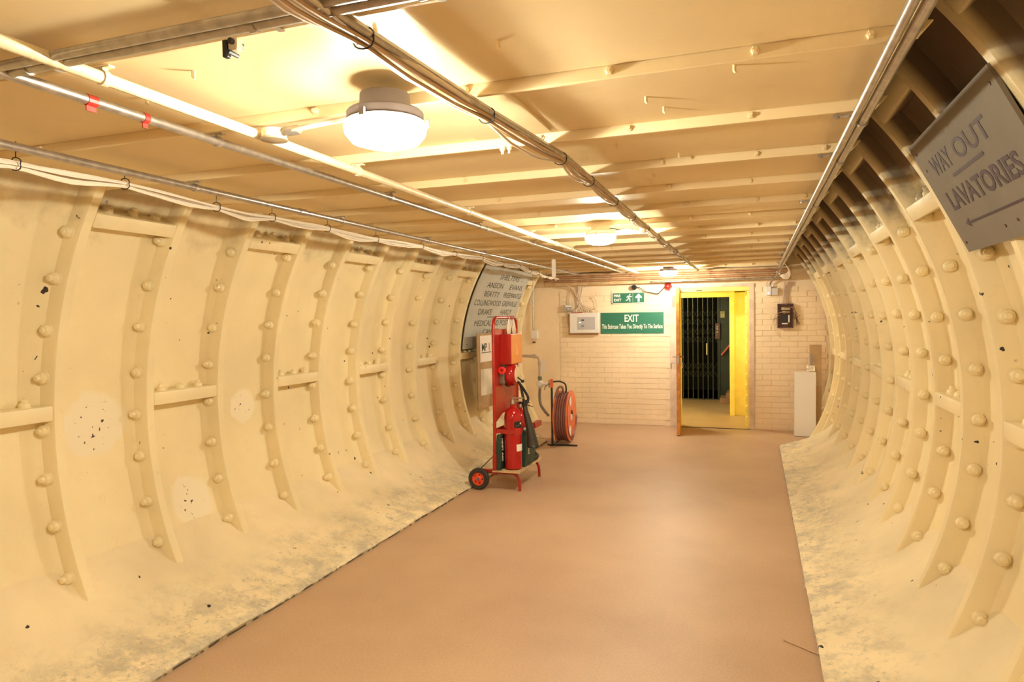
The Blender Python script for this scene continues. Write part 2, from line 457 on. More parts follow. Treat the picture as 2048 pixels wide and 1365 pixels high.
# timber beam and pipes crossing at the head of the end wall
bm = BM(); box(bm, -3.0, .45, Y_END-.13, Y_END+.0, 2.085, CZ, .006); t1 = struct(obj('trim_1', bm, M_BEAM))
for i, (yy, zz, r_, mm, x1) in enumerate(((Y_END-.17, 2.205, .020, M_RUST, .42), (Y_END-.165, 2.150, .018, M_RUST, .40), (Y_END-.16, 2.10, .013, M_STEEL, .30))):
    bm = BM(); tube(bm, [(-3.0 if i < 2 else -1.4, yy, zz), (-1.2, yy, zz), (x1, yy, zz)], r_, 10)
    o = tag(obj('water_pipe' if i < 2 else 'steel_conduit', bm, mm, None, True),
        ('upper rusty brown pipe crossing the end wall under the ceiling', 'lower rusty brown pipe crossing the end wall under the ceiling',
         'thin bright steel conduit crossing the end wall just above the doorway')[i], 'pipe')
    for j in range(9):
        xx = -2.75+j*.36+i*.05
        if i == 2 and xx < -1.3: continue
        b2 = BM(); lathe(b2, [(r_+.005, -.011), (r_+.005, .011)], 10, 'X', (xx, yy, zz)); box(b2, xx-.01, xx+.01, yy, Y_END-.131, zz-.006, zz+.006)
        obj('clip', b2, mm, o)

# ------------------------------------------------------------------ passage to the lift beyond the doorway
PY = 11.45
bm = BM(); box(bm, -.115, .10, Y_END+.24, PY, -.1, 2.3); wp = struct(obj('wall_passage_right', bm, M_BRICKY))
bmk = BM(); box(bmk, -.010, .02, -.1085, .1085, -.0335, .0335, .004); by_me = tomesh(bmk, 'brick', M_BRICKY)
for i in range(29):
    for j in range(5):
        yy = Y_END+.37+j*.2275-(.114 if i % 2 else 0)
        if yy > PY-.1: continue
        link('brick', by_me, wp, (-.115+rr.uniform(-.002, .002), yy, .045+i*.0765))
bm = BM(); box(bm, -2.5, -2.4, Y_END+.24, 15.5, -.1, 2.4); struct(obj('wall_passage_left', bm, M_BRICKY))
bm = BM(); box(bm, -2.5, 1.0, Y_END+.24, 15.5, 2.3, 2.4); struct(obj('ceiling_passage', bm, M_DKGREEN))
bm = BM(); box(bm, .9, 1.0, PY, 15.5, -.1, 2.4); struct(obj('wall_stair', bm, M_DKGREEN))
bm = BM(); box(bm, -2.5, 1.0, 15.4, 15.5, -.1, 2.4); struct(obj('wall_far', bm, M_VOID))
# second frame at the far end of the passage
bm = BM(); box(bm, -.375, -.30, PY-.05, PY+.06, 0, 1.97, .005); box(bm, -.30, .10, PY, PY+.06, 0, 2.3)
box(bm, -1.30, -.375, PY-.05, PY+.06, 1.90, 1.97, .005); box(bm, -1.30, .1, PY, PY+.06, 1.97, 2.3)
struct(obj('trim_3', bm, M_YFRAME))

# doorway lining
fr = BM()
box(fr, DX0, DX0+.115, Y_END-.022, Y_END+.02, 0, 2.03, .004)
box(fr, DX1-.005, DX1+.060, Y_END-.022, Y_END+.02, 0, 2.045, .004)
t2 = struct(obj('trim_2', fr, M_FRAME))
bm = BM(); box(bm, DX0+.115, DX1-.005, Y_END-.018, Y_END+.2, 1.945, 2.005, .004); obj('lintel', bm, M_YFRAME, t2)
bm = BM(); box(bm, DX0+.115, DX1-.005, Y_END-.016, Y_END+.03, 2.006, 2.045, .003); obj('head_board', bm, M_FRAME, t2)
bm = BM(); box(bm, DX0+.115, DX0+.145, Y_END-.02, Y_END+.2, 0, 1.945, .003); box(bm, DX1-.035, DX1-.005, Y_END, Y_END+.24, 0, 1.945, .003); obj('jamb', bm, M_YFRAME, t2)
bm = BM(); box(bm, -.78, -.70, Y_END-.021, Y_END-.017, 1.955, 1.972); obj('maker_plate', bm, M_DARK, t2)
bm = BM(); box(bm, DX0+.1, DX1, Y_END-.03, Y_END+.0, 0.0, .006); obj('threshold_strip', bm, M_DARK, t2)

# opened door leaf, hinged on the left jamb, seen on its edge
door = bpy.data.objects.new('door_1', None); COL.objects.link(door); struct(door)
hx, hy = DX0+.13, Y_END-.03
ang = math.atan2(-.958-hx, hy-9.26)      # small swing from straight towards the viewer
door.location = (hx, hy, 0); door.rotation_euler = (0, 0, ang)
bm = BM(); box(bm, -.022, .022, -.78, 0, .012, 1.995, .004); obj('leaf', bm, M_WOOD, door)
bm = BM(); box(bm, -.0235, -.0215, -.775, -.02, .015, 1.99); obj('face_panel', bm, M_FRAME, door)
for s in (-1, 1):
    h = BM(); box(h, s*.022, s*.027, -.74, -.70, .93, 1.11, .001); tube(h, smooth_path([(s*.027, -.72, 1.06), (s*.060, -.72, 1.06), (s*.068, -.70, 1.058), (s*.066, -.61, 1.05)], 4), .0075, 8)
    obj('handle', h, M_RED if s > 0 else M_STEEL, door, True)
h = BM(); box(h, -.012, .012, -.7835, -.780, .97, 1.07); obj('latch_plate', h, M_STEEL, door)
h = BM(); tube(h, smooth_path([(-.03, -.77, .98), (-.075, -.77, .98), (-.09, -.77, .95), (-.085, -.77, .90)], 4), .006, 6); tube(h, smooth_path([(.03, -.77, .98), (.055, -.77, .98), (.06, -.77, .94), (.05, -.77, .91)], 4), .006, 6)
obj('hook', h, M_STEEL, door, True)

# collapsible lift gate
GY = 13.5
gate = thing('lift_gate', 'black collapsible lattice lift gate seen through the doorway', 'gate', (-1.2, GY, 0))
gx = lambda i: -1.85+i*.092
NB = 14
for i in range(NB):
    x = gx(i)+1.2
    bm = BM(); box(bm, x-.008, x+.008, -.010, .010, .02, 2.12, .002); obj('bar', bm, M_GATE, gate)
for (za, zb) in ((1.42, 1.72), (1.08, 1.38), (.42, .72)):
    for i in range(0, NB-2):
        x = gx(i)+1.2
        for s in (1, -1):
            a, b = (za, zb) if s > 0 else (zb, za)
            if i % 2 == (0 if s > 0 else 0):
                bm = BM(); yq = -.014 if s > 0 else -.019
                tube(bm, [(x, yq, a), (x+.184, yq, b)], .0055, 4); obj('lattice_strip', bm, M_GATE, gate)
            else:
                bm = BM(); yq = .014 if s > 0 else .019
                tube(bm, [(x, yq, a), (x+.184, yq, b)], .0055, 4); obj('lattice_strip', bm, M_GATE, gate)
bm = BM(); box(bm, gx(0)+1.17, gx(NB-1)+1.23, -.02, .02, 0, .02); obj('floor_track', bm, M_GATE, gate)
bm = BM(); box(bm, gx(0)+1.17, gx(NB-1)+1.23, -.03, .03, 2.12, 2.2); obj('head_track', bm, M_GATE, gate)
bm = BM(); box(bm, .33, .355, -.03, -.015, .86, 1.08, .003); obj('pull_handle', bm, M_GREYC, gate)
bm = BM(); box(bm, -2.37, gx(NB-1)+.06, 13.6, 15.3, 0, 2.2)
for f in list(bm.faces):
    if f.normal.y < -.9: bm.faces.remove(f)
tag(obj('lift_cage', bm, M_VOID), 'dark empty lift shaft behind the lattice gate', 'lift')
# green panelling beside the gate
gp = BM(); box(gp, -.640, .9, GY-.01, GY+.05, 0, 2.3); gpo = struct(obj('wall_lift_panel', gp, M_DKGREEN))
bm = BM(); box(bm, -.640, -.615, GY-.03, GY-.01, 0, 2.3, .002); obj('stile', bm, M_DKGREEN, gpo)
np_ = thing('number_plate', 'small cream plate reading 10 on the dark green panel beside the lift gate', 'sign', (-.57, GY-.02, 1.625))
bm = BM(); box(bm, -.045, .045, -.004, .008, -.065, .06, .003); obj('plate', bm, mat('dull_cream', (.34, .30, .17), .6), np_)
text('lettering', '10', .085, mat('plate_figures', (.75, .68, .42), .5), lambda u, v, d: Vector((u, -.005-d, v-.045)), np_, .001, .8, 'CENTER')
cb = thing('call_button_box', 'dark red metal call button box at the edge of the lift gate', 'button box', (-.655, GY-.03, 1.32))
bm = BM(); box(bm, -.045, .045, -.04, .018, -.16, .14, .008); obj('box', bm, M_BRONZE, cb)
for z in (-.03, .03, .07):
    bm = BM(); lathe(bm, [(.012, -.04), (.010, -.052), (.0, -.054)], 10, 'Y', (-.005, 0, z)); obj('button', bm, M_STEEL, cb, True)
hr = BM(); tube(hr, [(-.585, GY-.10, .86), (-.36, GY-.10, 1.14), (.0, GY-.10, 1.58)], .022, 8)
for x, z in ((-.52, .94), (-.2, 1.335)): tube(hr, [(x, GY-.10, z), (x, GY-.01, z-.05)], .010, 6)
tag(obj('handrail', hr, mat('handrail_red', (.42, .07, .045), .4), None, True), 'dull red sloping handrail beside the lift gate', 'handrail')
st = thing('staircase', 'foot of the dim pinkish stair beside the lift gate', 'stairs', (-.2, GY-.6, 0))
for i in range(4):
    bm = BM(); box(bm, -.40+i*.11, .9, -.0+i*.0, .56, i*.10, i*.10+.10, .004); obj('step', bm, mat('stair_concrete', (.30, .17, .12), .8, noise=.2, nscale=8), st)

# ------------------------------------------------------------------ bulkhead lamps
def bulkhead(loc, label, rad, base_m, group='bulkhead lamps along the ceiling centre'):
    t = thing('bulkhead_lamp', label, 'lamp', loc, (0, 0, 0), group)
    bm = BM(); lathe(bm, [(rad*.88, .0), (rad*.93, -.006), (rad*.93, -.026), (rad*.90, -.030)], 28); obj('base', bm, base_m, t, True)
    bm = BM(); lathe(bm, [(rad*.88, -.028), (rad*.95, -.031), (rad*.95, -.036), (rad*.90, -.038)], 28); obj('rim', bm, base_m if base_m is M_BLACK else M_WHITE, t, True)
    bm = BM(); lathe(bm, [(rad*.90, -.037), (rad*1.0, -.046), (rad*.97, -.066), (rad*.82, -.088), (rad*.5, -.100), (.0, -.103)], 28); obj('globe', bm, M_LAMPGLASS, t, True)
    for k in range(3):
        a = k*2*PI/3+.5
        bm = BM(); box(bm, rad*.96, rad*1.06, -.008, .008, -.042, -.018, .002); o = obj('clip', bm, base_m, t); o.rotation_euler = (0, 0, a)
    bm = BM(); lathe(bm, [(rad*.62, 0), (rad*.60, CZ-loc[2]-.002)], 24); obj('mounting_block', bm, base_m, t, True)
    lamp_light('bulb_light', (loc[0], loc[1], loc[2]-.068), BULB_W, .025)
    return t
M_LBASE = mat('grey_lamp_body', (.16, .13, .13), .5); M_CBASE = mat('cream_lamp_body', (.70, .56, .38), .45)
bulkhead((-1.013, 1.775, CZ-.050), 'nearest round bulkhead lamp, dark grey body, glaring white globe', .120, M_LBASE)
bulkhead((-1.050, 4.90, CZ-.030), 'middle bulkhead lamp with cream body and white bowl', .112, M_CBASE)
bulkhead((-1.07, 9.22, CZ-.028), 'farthest bulkhead lamp, glaring near the doorway', .12, M_LBASE)

# ------------------------------------------------------------------ pipes, conduits and cable bundles
def conduit(name, label, pts, r, m, saddles=(), n=10, sad_m=None, couplings=(), cat='conduit'):
    t = thing(name, label, cat)
    bm = BM(); tube(bm, pts, r, n); obj('tube', bm, m, t, True)
    A, B = Vector(pts[0]), Vector(pts[-1])
    def at(y):
        for a, b in zip(pts, pts[1:]):
            if (a[1]-y)*(b[1]-y) <= 0 and a[1] != b[1]:
                f = (y-a[1])/(b[1]-a[1]); return Vector(a).lerp(Vector(b), f)
        return A
    for y in saddles:
        q = at(y); b2 = BM()
        lathe(b2, [(r+.0035, -.009), (r+.0035, .009)], 12, 'Y', q)
        box(b2, q.x-.006, q.x+.006, q.y-.008, q.y+.008, q.z+r, CZ-.001)
        box(b2, q.x-r-.028, q.x+r+.012, q.y-.009, q.y+.009, CZ-.006, CZ-.001)
        obj('saddle', b2, sad_m or M_STEEL, t)
    for y in couplings:
        q = at(y); b2 = BM(); lathe(b2, [(r, -.03), (r+.004, -.028), (r+.004, .028), (r, .03)], 12, 'Y', q); obj('coupling', b2, m, t, True)
    return t
jy = lambda k: J0+k*JP+.02
Z1 = CZ-.030
conduit('steel_conduit', 'grey steel conduit next to the white cables along the left ceiling edge', [(-2.44, -4.3, Z1), (-2.44, 1.0, Z1), (-2.43, 6.0, Z1), (-2.40, 9.75, Z1)], .0155, M_STEEL,
        [jy(k) for k in (-1, 2, 4, 6, 8, 10, 12, 13)], couplings=(3.3, 7.1))
c2 = conduit('steel_conduit', 'bright steel conduit with red tape scraps, second from the left wall', [(-1.76, -4.3, Z1), (-1.75, 1.0, Z1), (-1.75, 6.0, Z1), (-1.74, 9.75, Z1)], .0145, M_STEEL,
        [jy(k) for k in (-1, 1, 3, 5, 7, 9, 11, 13)], couplings=(4.45, 8.3))
for y, l in ((1.43, .03), (1.61, .018)):
    b2 = BM(); lathe(b2, [(.0165, -l/2), (.0165, l/2)], 12, 'Y', (-1.75, y, Z1)); box(b2, -1.752, -1.748, y-l/2, y+l/2, Z1-.03, Z1-.014); obj('tape', b2, M_TAPE, c2)
c3 = conduit('painted_conduit', 'cream painted conduit feeding the nearest lamp', [(-1.55, -4.3, Z1), (-1.56, 1.0, Z1), (-1.575, 5.0, Z1), (-1.56, 9.75, Z1)], .0165, M_CREAMPIPE,
        [jy(k) for k in (0, 2, 4, 6, 8, 10, 12)], sad_m=M_CREAMPIPE, couplings=(5.6,))
bm = BM(); lathe(bm, [(.040, .012), (.040, -.014), (.038, -.017)], 20, 'Z', (-1.505, 1.90, Z1)); obj('junction_box', bm, M_CREAMPIPE, c3, True)
bm = BM(); lathe(bm, [(.044, -.017), (.044, -.023), (.02, -.026), (0, -.027)], 20, 'Z', (-1.505, 1.90, Z1)); obj('box_lid', bm, mat('dull_lid', (.28, .20, .12), .5), c3, True)
bm = BM(); tube(bm, smooth_path([(-1.46, 1.895, Z1), (-1.36, 1.88, Z1+.002), (-1.27, 1.875, Z1+.006), (-1.20, 1.845, Z1-.002), (-1.11, 1.82, Z1-.004)], 5), .0095, 8); obj('branch', bm, M_GREYC, c3, True)
bm = BM(); lathe(bm, [(.016, 0), (.016, .05), (.013, .055)], 6, 'X', (-1.455, 1.895, Z1)); obj('gland', bm, M_STEEL, c3, True)

def bundle(name, label, path, cables, ties, group=None, cond=None, seed=1, spread=.014):
    """path: function y -> (x, z); cables: list of (radius, material, wobble)"""
    rd = random.Random(seed); t = thing(name, label, 'cables')
    y0, y1 = ties[0]-.3, ties[-1]+.25
    ys = []; y = y0
    while y < y1: ys.append(y); y += .06
    ys.append(y1)
    for ci, (r, m, wob) in enumerate(cables):
        a0 = rd.uniform(0, 2*PI); ph = rd.uniform(0, 6); tw = rd.uniform(.3, .9)
        pts = []
        for y in ys:
            x, z = path(y)
            near = min(abs(y-q) for q in ties)
            loose = min(1, near/.2)
            rad = spread*(.55+.45*math.sin(ci*2.4))+wob*loose*abs(math.sin(y*tw*3+ph))
            a = a0+tw*y*.8
            pts.append((x+rad*math.cos(a), y, z+rad*math.sin(a)*.8-wob*loose*.6))
        bm = BM(); tube(bm, pts, r, 6); obj('cable', bm, m, t, True)
    if cond:
        for dx, dz, r in cond:
            bm = BM(); tube(bm, [(path(y)[0]+dx, y, path(y)[1]+dz) for y in ys], r, 10); obj('conduit', bm, M_STEEL, t, True)
    for y in ties:
        x, z = path(y); bm = BM()
        R_ = spread+.009; n = 16
        ring = [(x+R_*math.cos(2*PI*k/n), y+.004*math.sin(k), z+R_*.95*math.sin(2*PI*k/n)) for k in range(n+1)]
        tube(bm, ring, .0021, 5)
        box(bm, x-R_-.006, x-R_+.004, y-.005, y+.005, z-.004, z+.006)
        tube(bm, [(x, y, z+R_*.9), (x+.003, y, CZ-.001)], .002, 4)
        obj('cable_tie', bm, M_BLACK, t)
    return t
lt = [.2, .75, 1.15, 1.72, 2.18, 2.72, 3.15, 3.68, 4.25, 4.9, 5.5, 6.1, 6.7, 7.3, 7.9, 8.5, 9.1, 9.6]
bundle('cable_bundle', 'white cables with black ties slung along the left ceiling edge', lambda y: (-2.50+.03*math.sin(y*1.3)-(.12*max(0, y-7.5)), CZ-.075-.008*math.sin(y*5)),
       [(.0065, M_WHITEC, .016)]*4+[(.005, M_WHITEC, .02)]*3+[(.006, M_GREYC, .014)]*2, lt, seed=3, spread=.015)
def cpath(y):
    k = [(-4, -.86), (1.2, -.825), (2.0, -.775), (2.66, -.715), (4.45, -.722), (9.8, -.74)]
    for a, b in zip(k, k[1:]):
        if y <= b[0]: f = (y-a[0])/(b[0]-a[0]); return (a[1]+(b[1]-a[1])*f, CZ-.030)
    return (k[-1][1], CZ-.030)
bundle('cable_bundle', 'thick bundle of conduit and brownish cables down the ceiling centre', cpath,
       [(.0060, M_WHITEC, .012), (.0055, M_GREYC, .02), (.0060, M_GREYC, .008), (.005, M_BROWNC, .012), (.006, M_WHITEC, .010), (.005, M_GREYC, .02), (.0055, M_BROWNC, .01), (.0055, M_WHITEC, .024)],
       [.4, .9, 1.34, 1.98, 2.62, 3.10, 3.7, 4.3, 4.9, 5.5, 6.1, 6.8, 7.5, 8.2, 8.9, 9.5], cond=[(.016, .004, .0105), (.006, .016, .0105)], seed=11, spread=.018)
# branch from the centre bundle to the middle lamp
t = thing('lamp_feed', 'flexible conduit linking the centre cable bundle to the middle lamp', 'conduit')
bm = BM(); tube(bm, smooth_path([(-.935, 4.93, CZ-.035), (-.86, 4.90, CZ-.03), (-.80, 4.86, CZ-.045), (-.76, 4.84, CZ-.05), (-.74, 4.84, CZ-.045)], 5), .0095, 8); obj('tube', bm, M_STEEL, t, True)
bm = BM(); lathe(bm, [(.015, 0), (.015, .035)], 6, 'X', (-.935, 4.93, CZ-.035)); obj('gland', bm, M_STEEL, t)
bm = BM(); lathe(bm, [(.024, .012), (.024, -.03), (.0, -.032)], 12, 'Z', (-.735, 4.84, CZ-.040)); obj('junction_box', bm, M_WHITEC, t, True)
bm = BM(); tube(bm, smooth_path([(-1.15, 5.03, CZ-.02), (-1.1, 5.02, CZ-.003), (-1.0, 5.0, CZ-.003), (-.93, 4.99, CZ-.02)], 4), .004, 6); obj('wire', bm, M_BLACK, t, True)

# conduit pair at the right ceiling edge
XR_ = .335
t = thing('steel_conduit', 'pair of grey steel conduits clamped along the right ceiling edge', 'conduit')
for dx, r in ((0, .0145), (-.031, .0125)):
    bm = BM(); tube(bm, [(XR_+dx, -4.3, CZ-.032), (XR_+dx, 9.55 if dx else 9.7, CZ-.032)], r, 10); obj('tube', bm, M_STEEL, t, True)
for k in (2, 3, 5, 7, 9, 11, 13):
    y = jy(k); b2 = BM()
    lathe(b2, [(.0185, -.009), (.0185, .009)], 12, 'Y', (XR_, y, CZ-.032)); box(b2, XR_-.09, XR_+.022, y-.010, y+.010, CZ-.010, CZ-.004); lathe(b2, [(.007, CZ-.016), (.007, CZ)], 6, 'Z', (XR_-.075, y, 0))
    obj('saddle', b2, M_STEEL, t)
bm = BM(); tube(bm, smooth_path([(XR_, 9.65, CZ-.032), (XR_-.005, 9.75, CZ-.05), (.27, 9.9, 2.12), (.22, 10.02, 2.07), (.205, 10.05, 2.02)], 5), .012, 8); obj('bend', bm, M_STEEL, t, True)
t = thing('cable_bundle', 'loose cream wires looping at the far right ceiling corner', 'cables')
for i in range(5):
    bm = BM(); tube(bm, smooth_path([(.33, 8.8, CZ-.03), (.38+.01*i, 9.2, CZ-.06-.015*i), (.42, 9.6, CZ-.10-.02*i), (.36, 9.85, CZ-.12-.012*i), (.28, 9.92, CZ-.07)], 5), .005, 6); obj('cable', bm, M_WHITEC, t, True)

# conduits crossing the ceiling near the viewer
t = thing('steel_conduit', 'pair of steel conduits crossing the ceiling at the first joist', 'conduit')
for dy, r in ((0, .014), (-.034, .012)):
    bm = BM(); tube(bm, [(-2.9, 1.205+dy, CZ-.026), (-.5, 1.205+dy, CZ-.026)], r, 10); obj('tube', bm, M_STEEL, t, True)
for x in (-2.3, -1.68, -1.0, -.6):
    b2 = BM(); lathe(b2, [(.0175, -.008), (.0175, .008)], 12, 'X', (x, 1.205, CZ-.026)); box(b2, x-.008, x+.008, 1.20, 1.30, CZ-.005, CZ-.001); obj('saddle', b2, M_STEEL, t)
# fitting hanging off the first joist
t = thing('spring_clip', 'small black and cream clip hanging from the first joist', 'clip', (-1.135, 1.30, CZ))
bm = BM(); box(bm, -.012, .016, -.012, .010, -.030, 0, .003); obj('body', bm, M_CREAMPIPE, t)
bm = BM(); box(bm, -.020, -.006, -.018, -.002, -.046, -.006, .003); lathe(bm, [(.005, -.02), (.005, .012)], 6, 'Y', (.0, 0, -.036)); obj('jaw', bm, M_BLACK, t)
bm = BM(); lathe(bm, [(.007, -.022), (.007, .020)], 6, 'Y', (.006, 0, -.012)); obj('screw', bm, M_DARK, t)
# small clip near the nearest lamp, white paper tag
t = thing('hanging_tag', 'white paper strip hanging from the cables below the left ceiling edge', 'tag', (-2.02, 7.05, CZ-.05))
bm = BM(); box(bm, -.022, .022, -.0008, .0008, -.17, .02); obj('strip', bm, M_PAPER, t)
bm = BM(); tube(bm, [(0, 0, .015), (0, 0, .052)], .0015, 4); obj('string', bm, M_WHITEC, t)
bm = BM(); lathe(bm, [(.012, 0), (.012, -.012), (.006, -.02), (.006, -.03)], 8, 'Z', (-.905, 2.47, CZ+.0)); lathe(bm, [(.010, 0), (.010, -.010), (.004, -.016), (.005, -.028)], 8, 'Z', (-.88, 2.475, CZ))
tag(obj('cable_clip', bm, M_CREAMPIPE, None, True), 'pair of small cream clips on the joist right of the nearest lamp', 'clip')

# ------------------------------------------------------------------ signs
# board on the right wall, leaning across the ribs
A = Vector((.592, 3.18, 2.268)); B = Vector((.806, 3.18, 1.838)); Vd = (B-A).normalized(); Ud = Vector((0, -1, 0)); Nd = Ud.cross(Vd).normalized()
if Nd.x > 0: Nd = -Nd
SH = (B-A).length; SW = .99
t = thing('direction_sign', 'weathered grey sign reading WAY OUT and LAVATORIES, tilted on the right wall', 'sign', tuple(A))
bm = BM()
for vtx in [bm.verts.new(Ud*u+Vd*v+Nd*n) for n in (-.012, 0) for u, v in ((0, 0), (SW, 0), (SW, SH), (0, SH))]: pass
bm.verts.ensure_lookup_table(); V = bm.verts
for f in ((0, 1, 2, 3), (4, 7, 6, 5), (0, 4, 5, 1), (1, 5, 6, 2), (2, 6, 7, 3), (3, 7, 4, 0)): bm.faces.new([V[i] for i in f])
obj('board', bm, M_SIGN, t)
def brd(u0, v0, shear=.0): return lambda u, v, d: Ud*(u0+u)+Vd*(v0-v)+Nd*(d+.0008)
for s, u0, u1, v0, sz in (('WAY', .137, .385, .162, .100), ('OUT', .430, .790, .160, .098), ('LAVATORIES', .110, .865, .307, .104)):
    o = text('lettering', s, sz, M_LETTER, lambda u, v, d: Vector((u, v, d)), t, .0006, bold=.024 if u0 < .12 else .012)
    wd = max(v.co.x for v in o.data.vertices); f = brd(u0, v0); k = (u1-u0)/wd
    for v in o.data.vertices: v.co = f(v.co.x*k, v.co.y, v.co.z)
def strip(pts, half=.006):
    bm = BM(); a, b = pts
    vs = [bm.verts.new(Ud*u+Vd*v+Nd*.0015) for u, v in ((a[0], a[1]-half), (b[0], b[1]-half), (b[0], b[1]+half), (a[0], a[1]+half))]; bm.faces.new(vs); return bm
obj('underline', strip(((.305, .195), (.655, .190))), M_LETTER, t)
bm = strip(((.19, .373), (.84, .373)), .0045)
for tip, s in ((.155, 1), (.875, -1)):
    vs = [bm.verts.new(Ud*u+Vd*v+Nd*.0015) for u, v in ((tip, .373), (tip+s*.05, .355), (tip+s*.04, .373), (tip+s*.05, .391))]; bm.faces.new(vs)
obj('arrow', bm, M_LETTER, t)
for u, v in ((.05, .045), (.95, .045), (.06, .12), (.5, .43), (.62, .425), (.04, .44)):
    bm = BM(); q = Ud*u+Vd*v; a, b_, c_ = frame_of(Nd); tube(bm, [q, q+Nd*.003], .006, 8); obj('screw', bm, M_BRONZE, t)

# curved sign on the left wall
t = thing('shelter_sign', 'pale grey curved sign listing SHELTERS and their names on the left wall', 'sign', (-3.0, 8.3, 1.7))
SY0, SY1 = 7.50, 9.27
def cyl(y, z, r): return cp(-1, th_of(z), r, y)-Vector((-3.0, 8.3, 1.7))
bm = BM(); prev = None
for i in range(25):
    z = 1.245+(2.252-1.245)*i/24
    row = [bm.verts.new(cyl(y, z, r)) for y, r in ((SY0, R-.003), (SY0, R-.012), (SY1, R-.012), (SY1, R-.003))]
    if prev:
        for a in range(4): bm.faces.new((prev[a], prev[(a+1) % 4], row[(a+1) % 4], row[a]))
    else: bm.faces.new(row)
    prev = row
bm.faces.new(prev[::-1]); obj('sheet', bm, M_SIGN2, t, True)
def onc(y0, z0):
    def fn(u, v, d):
        th = th_of(z0)+v/R; return cp(-1, th, R-.0125-d, y0+u)-Vector((-3.0, 8.3, 1.7))
    return fn
for s, y0, y1, z in (('SHELTERS', 8.12, 8.86, 2.112), ('ANSON', 7.82, 8.37, 2.000), ('EVANS', 8.62, 9.13, 2.000), ('BEATTY', 7.82, 8.34, 1.890), ('FREEMANTLE', 8.50, 9.22, 1.890),
                     ('COLLINGWOOD', 7.60, 8.50, 1.778), ('GRENVILLE', 8.56, 9.15, 1.778), ('DRAKE', 7.80, 8.26, 1.664), ('HARDY', 8.58, 9.02, 1.664),
                     ('MEDICAL AID POST', 7.75, 8.98, 1.520), ('CANTEEN', 8.08, 8.72, 1.405)):
    o = text('lettering', s, .105, M_LETTER2, lambda u, v, d: Vector((u, v, d)), t, .0006)
    wd = max(v.co.x for v in o.data.vertices); f = onc(y0, z); k = (y1-y0)/wd
    for v in o.data.vertices: v.co = f(v.co.x*k, v.co.y, v.co.z)
bm = BM(); vs = [bm.verts.new(onc(8.14, 1.633)(u, v, .001)) for u, v in ((0, -.005), (.5, -.005), (.5, .005), (0, .005))]; bm.faces.new(vs); obj('underline', bm, M_LETTER2, t)
for y, z in ((8.98, 2.12), (7.6, 2.2), (7.6, 1.3), (9.18, 1.3)):
    bm = BM(); q = cyl(y, z, R-.012); tube(bm, [q, q+Vector((.004, 0, 0))], .007, 8); obj('screw', bm, M_DARK, t)
bm = BM(); tube(bm, smooth_path([(-2.62, 8.2, 2.2), (-2.75, 8.6, 2.12), (-2.80, 8.7, 1.95), (-2.74, 8.3, 1.78), (-2.45, 7.0, 1.66), (-2.30, 6.45, 1.60)], 8), .0032, 6)
tag(obj('thin_cable', bm, M_GREYC, None, True), 'thin grey cable arching from the ceiling edge to the trolley handle', 'cable')

# hardboard notice panel leaning on the left wall, papers on it
t = thing('notice_panel', 'tan hardboard panel standing against the left wall behind the red trolley', 'panel', (-3.16, 7.62, .50), (0, math.radians(0), 0))
bm = BM(); box(bm, -.006, .006, 0, .78, 0, .93, .001); obj('board', bm, M_CARD, t)
for z in (.06, .86):
    bm = BM(); box(bm, -.05, -.006, .1, .14, z, z+.03); obj('batten', bm, M_CARD, t)
t = thing('paper_notice', 'white paper notice reading MP 1 on the hardboard panel', 'notice', (-3.152, 7.70, 1.075))
bm = BM(); box(bm, 0, .0012, 0, .46, 0, .325); obj('sheet', bm, M_PAPER, t)
text('lettering', 'MP 1', .135, M_BLACK, lambda u, v, d: Vector((.0018+d, .045+u, .135+v)), t, .0004, 1.02, bold=.012)
bm = BM(); box(bm, .0012, .0022, .045, .36, .110, .120); obj('underline', bm, M_BLACK, t)
t = thing('paper_notice', 'faded blank paper with a yellow stain below the MP 1 notice', 'notice', (-3.152, 7.70, .665), (math.radians(-1.5), 0, 0))
bm = BM(); box(bm, 0, .0012, 0, .44, 0, .325); obj('sheet', bm, mat('stained_paper', (.72, .66, .55), .7, noise=.25, nscale=5), t)

# ------------------------------------------------------------------ signs and fittings on the end wall
W = Y_END-.008
t = thing('exit_sign', 'green EXIT sign, This Staircase Takes You Directly To The Surface, on the end wall', 'sign', (-2.172, W, 1.358))
bm = BM(); box(bm, 0, .930, -.006, .002, 0, .312, .001); obj('board', bm, M_GREEN, t)
M_SW = mat('sign_white', (.85, .84, .78), .5)
def flat(u0, v0): return lambda u, v, d: Vector((u0+u, -.0068-d, v0+v))
for s, x0, x1, z, sz in (('EXIT', .355, .568, .178, .145), ('This Staircase Takes You Directly To The Surface', .022, .915, .075, .092)):
    o = text('lettering', s, sz, M_SW, lambda u, v, d: Vector((u, v, d)), t, .0005, bold=.018)
    wd = max(v.co.x for v in o.data.vertices); f = flat(x0, z); k = (x1-x0)/wd
    for v in o.data.vertices: v.co = f(v.co.x*k, v.co.y, v.co.z)
t = thing('fire_exit_sign', 'small green FIRE EXIT sign with running man and arrow on the end wall', 'sign', (-1.985, W, 1.812))
bm = BM(); box(bm, 0, .465, -.012, .002, 0, .145, .001); obj('board', bm, M_GREEN, t)
bm = BM(); box(bm, -.012, 0, -.014, .002, -.010, .150); box(bm, -.012, .465, -.014, .002, -.010, 0); obj('edging', bm, M_WHITE, t)
f2 = lambda u0, v0: (lambda u, v, d: Vector((u0+u, -.0128-d, v0+v)))
text('lettering', 'FIRE', .052, M_SW, f2(.018, .088), t, .0004, 1.05, bold=.03); text('lettering', 'EXIT', .052, M_SW, f2(.018, .027), t, .0004, 1.05, bold=.03)
def poly(bm, pts, y=-.0135):
    bm.faces.new([bm.verts.new((x, y, z)) for x, z in pts])
bm = BM()      # running figure
cx0, cz0 = .245, .072
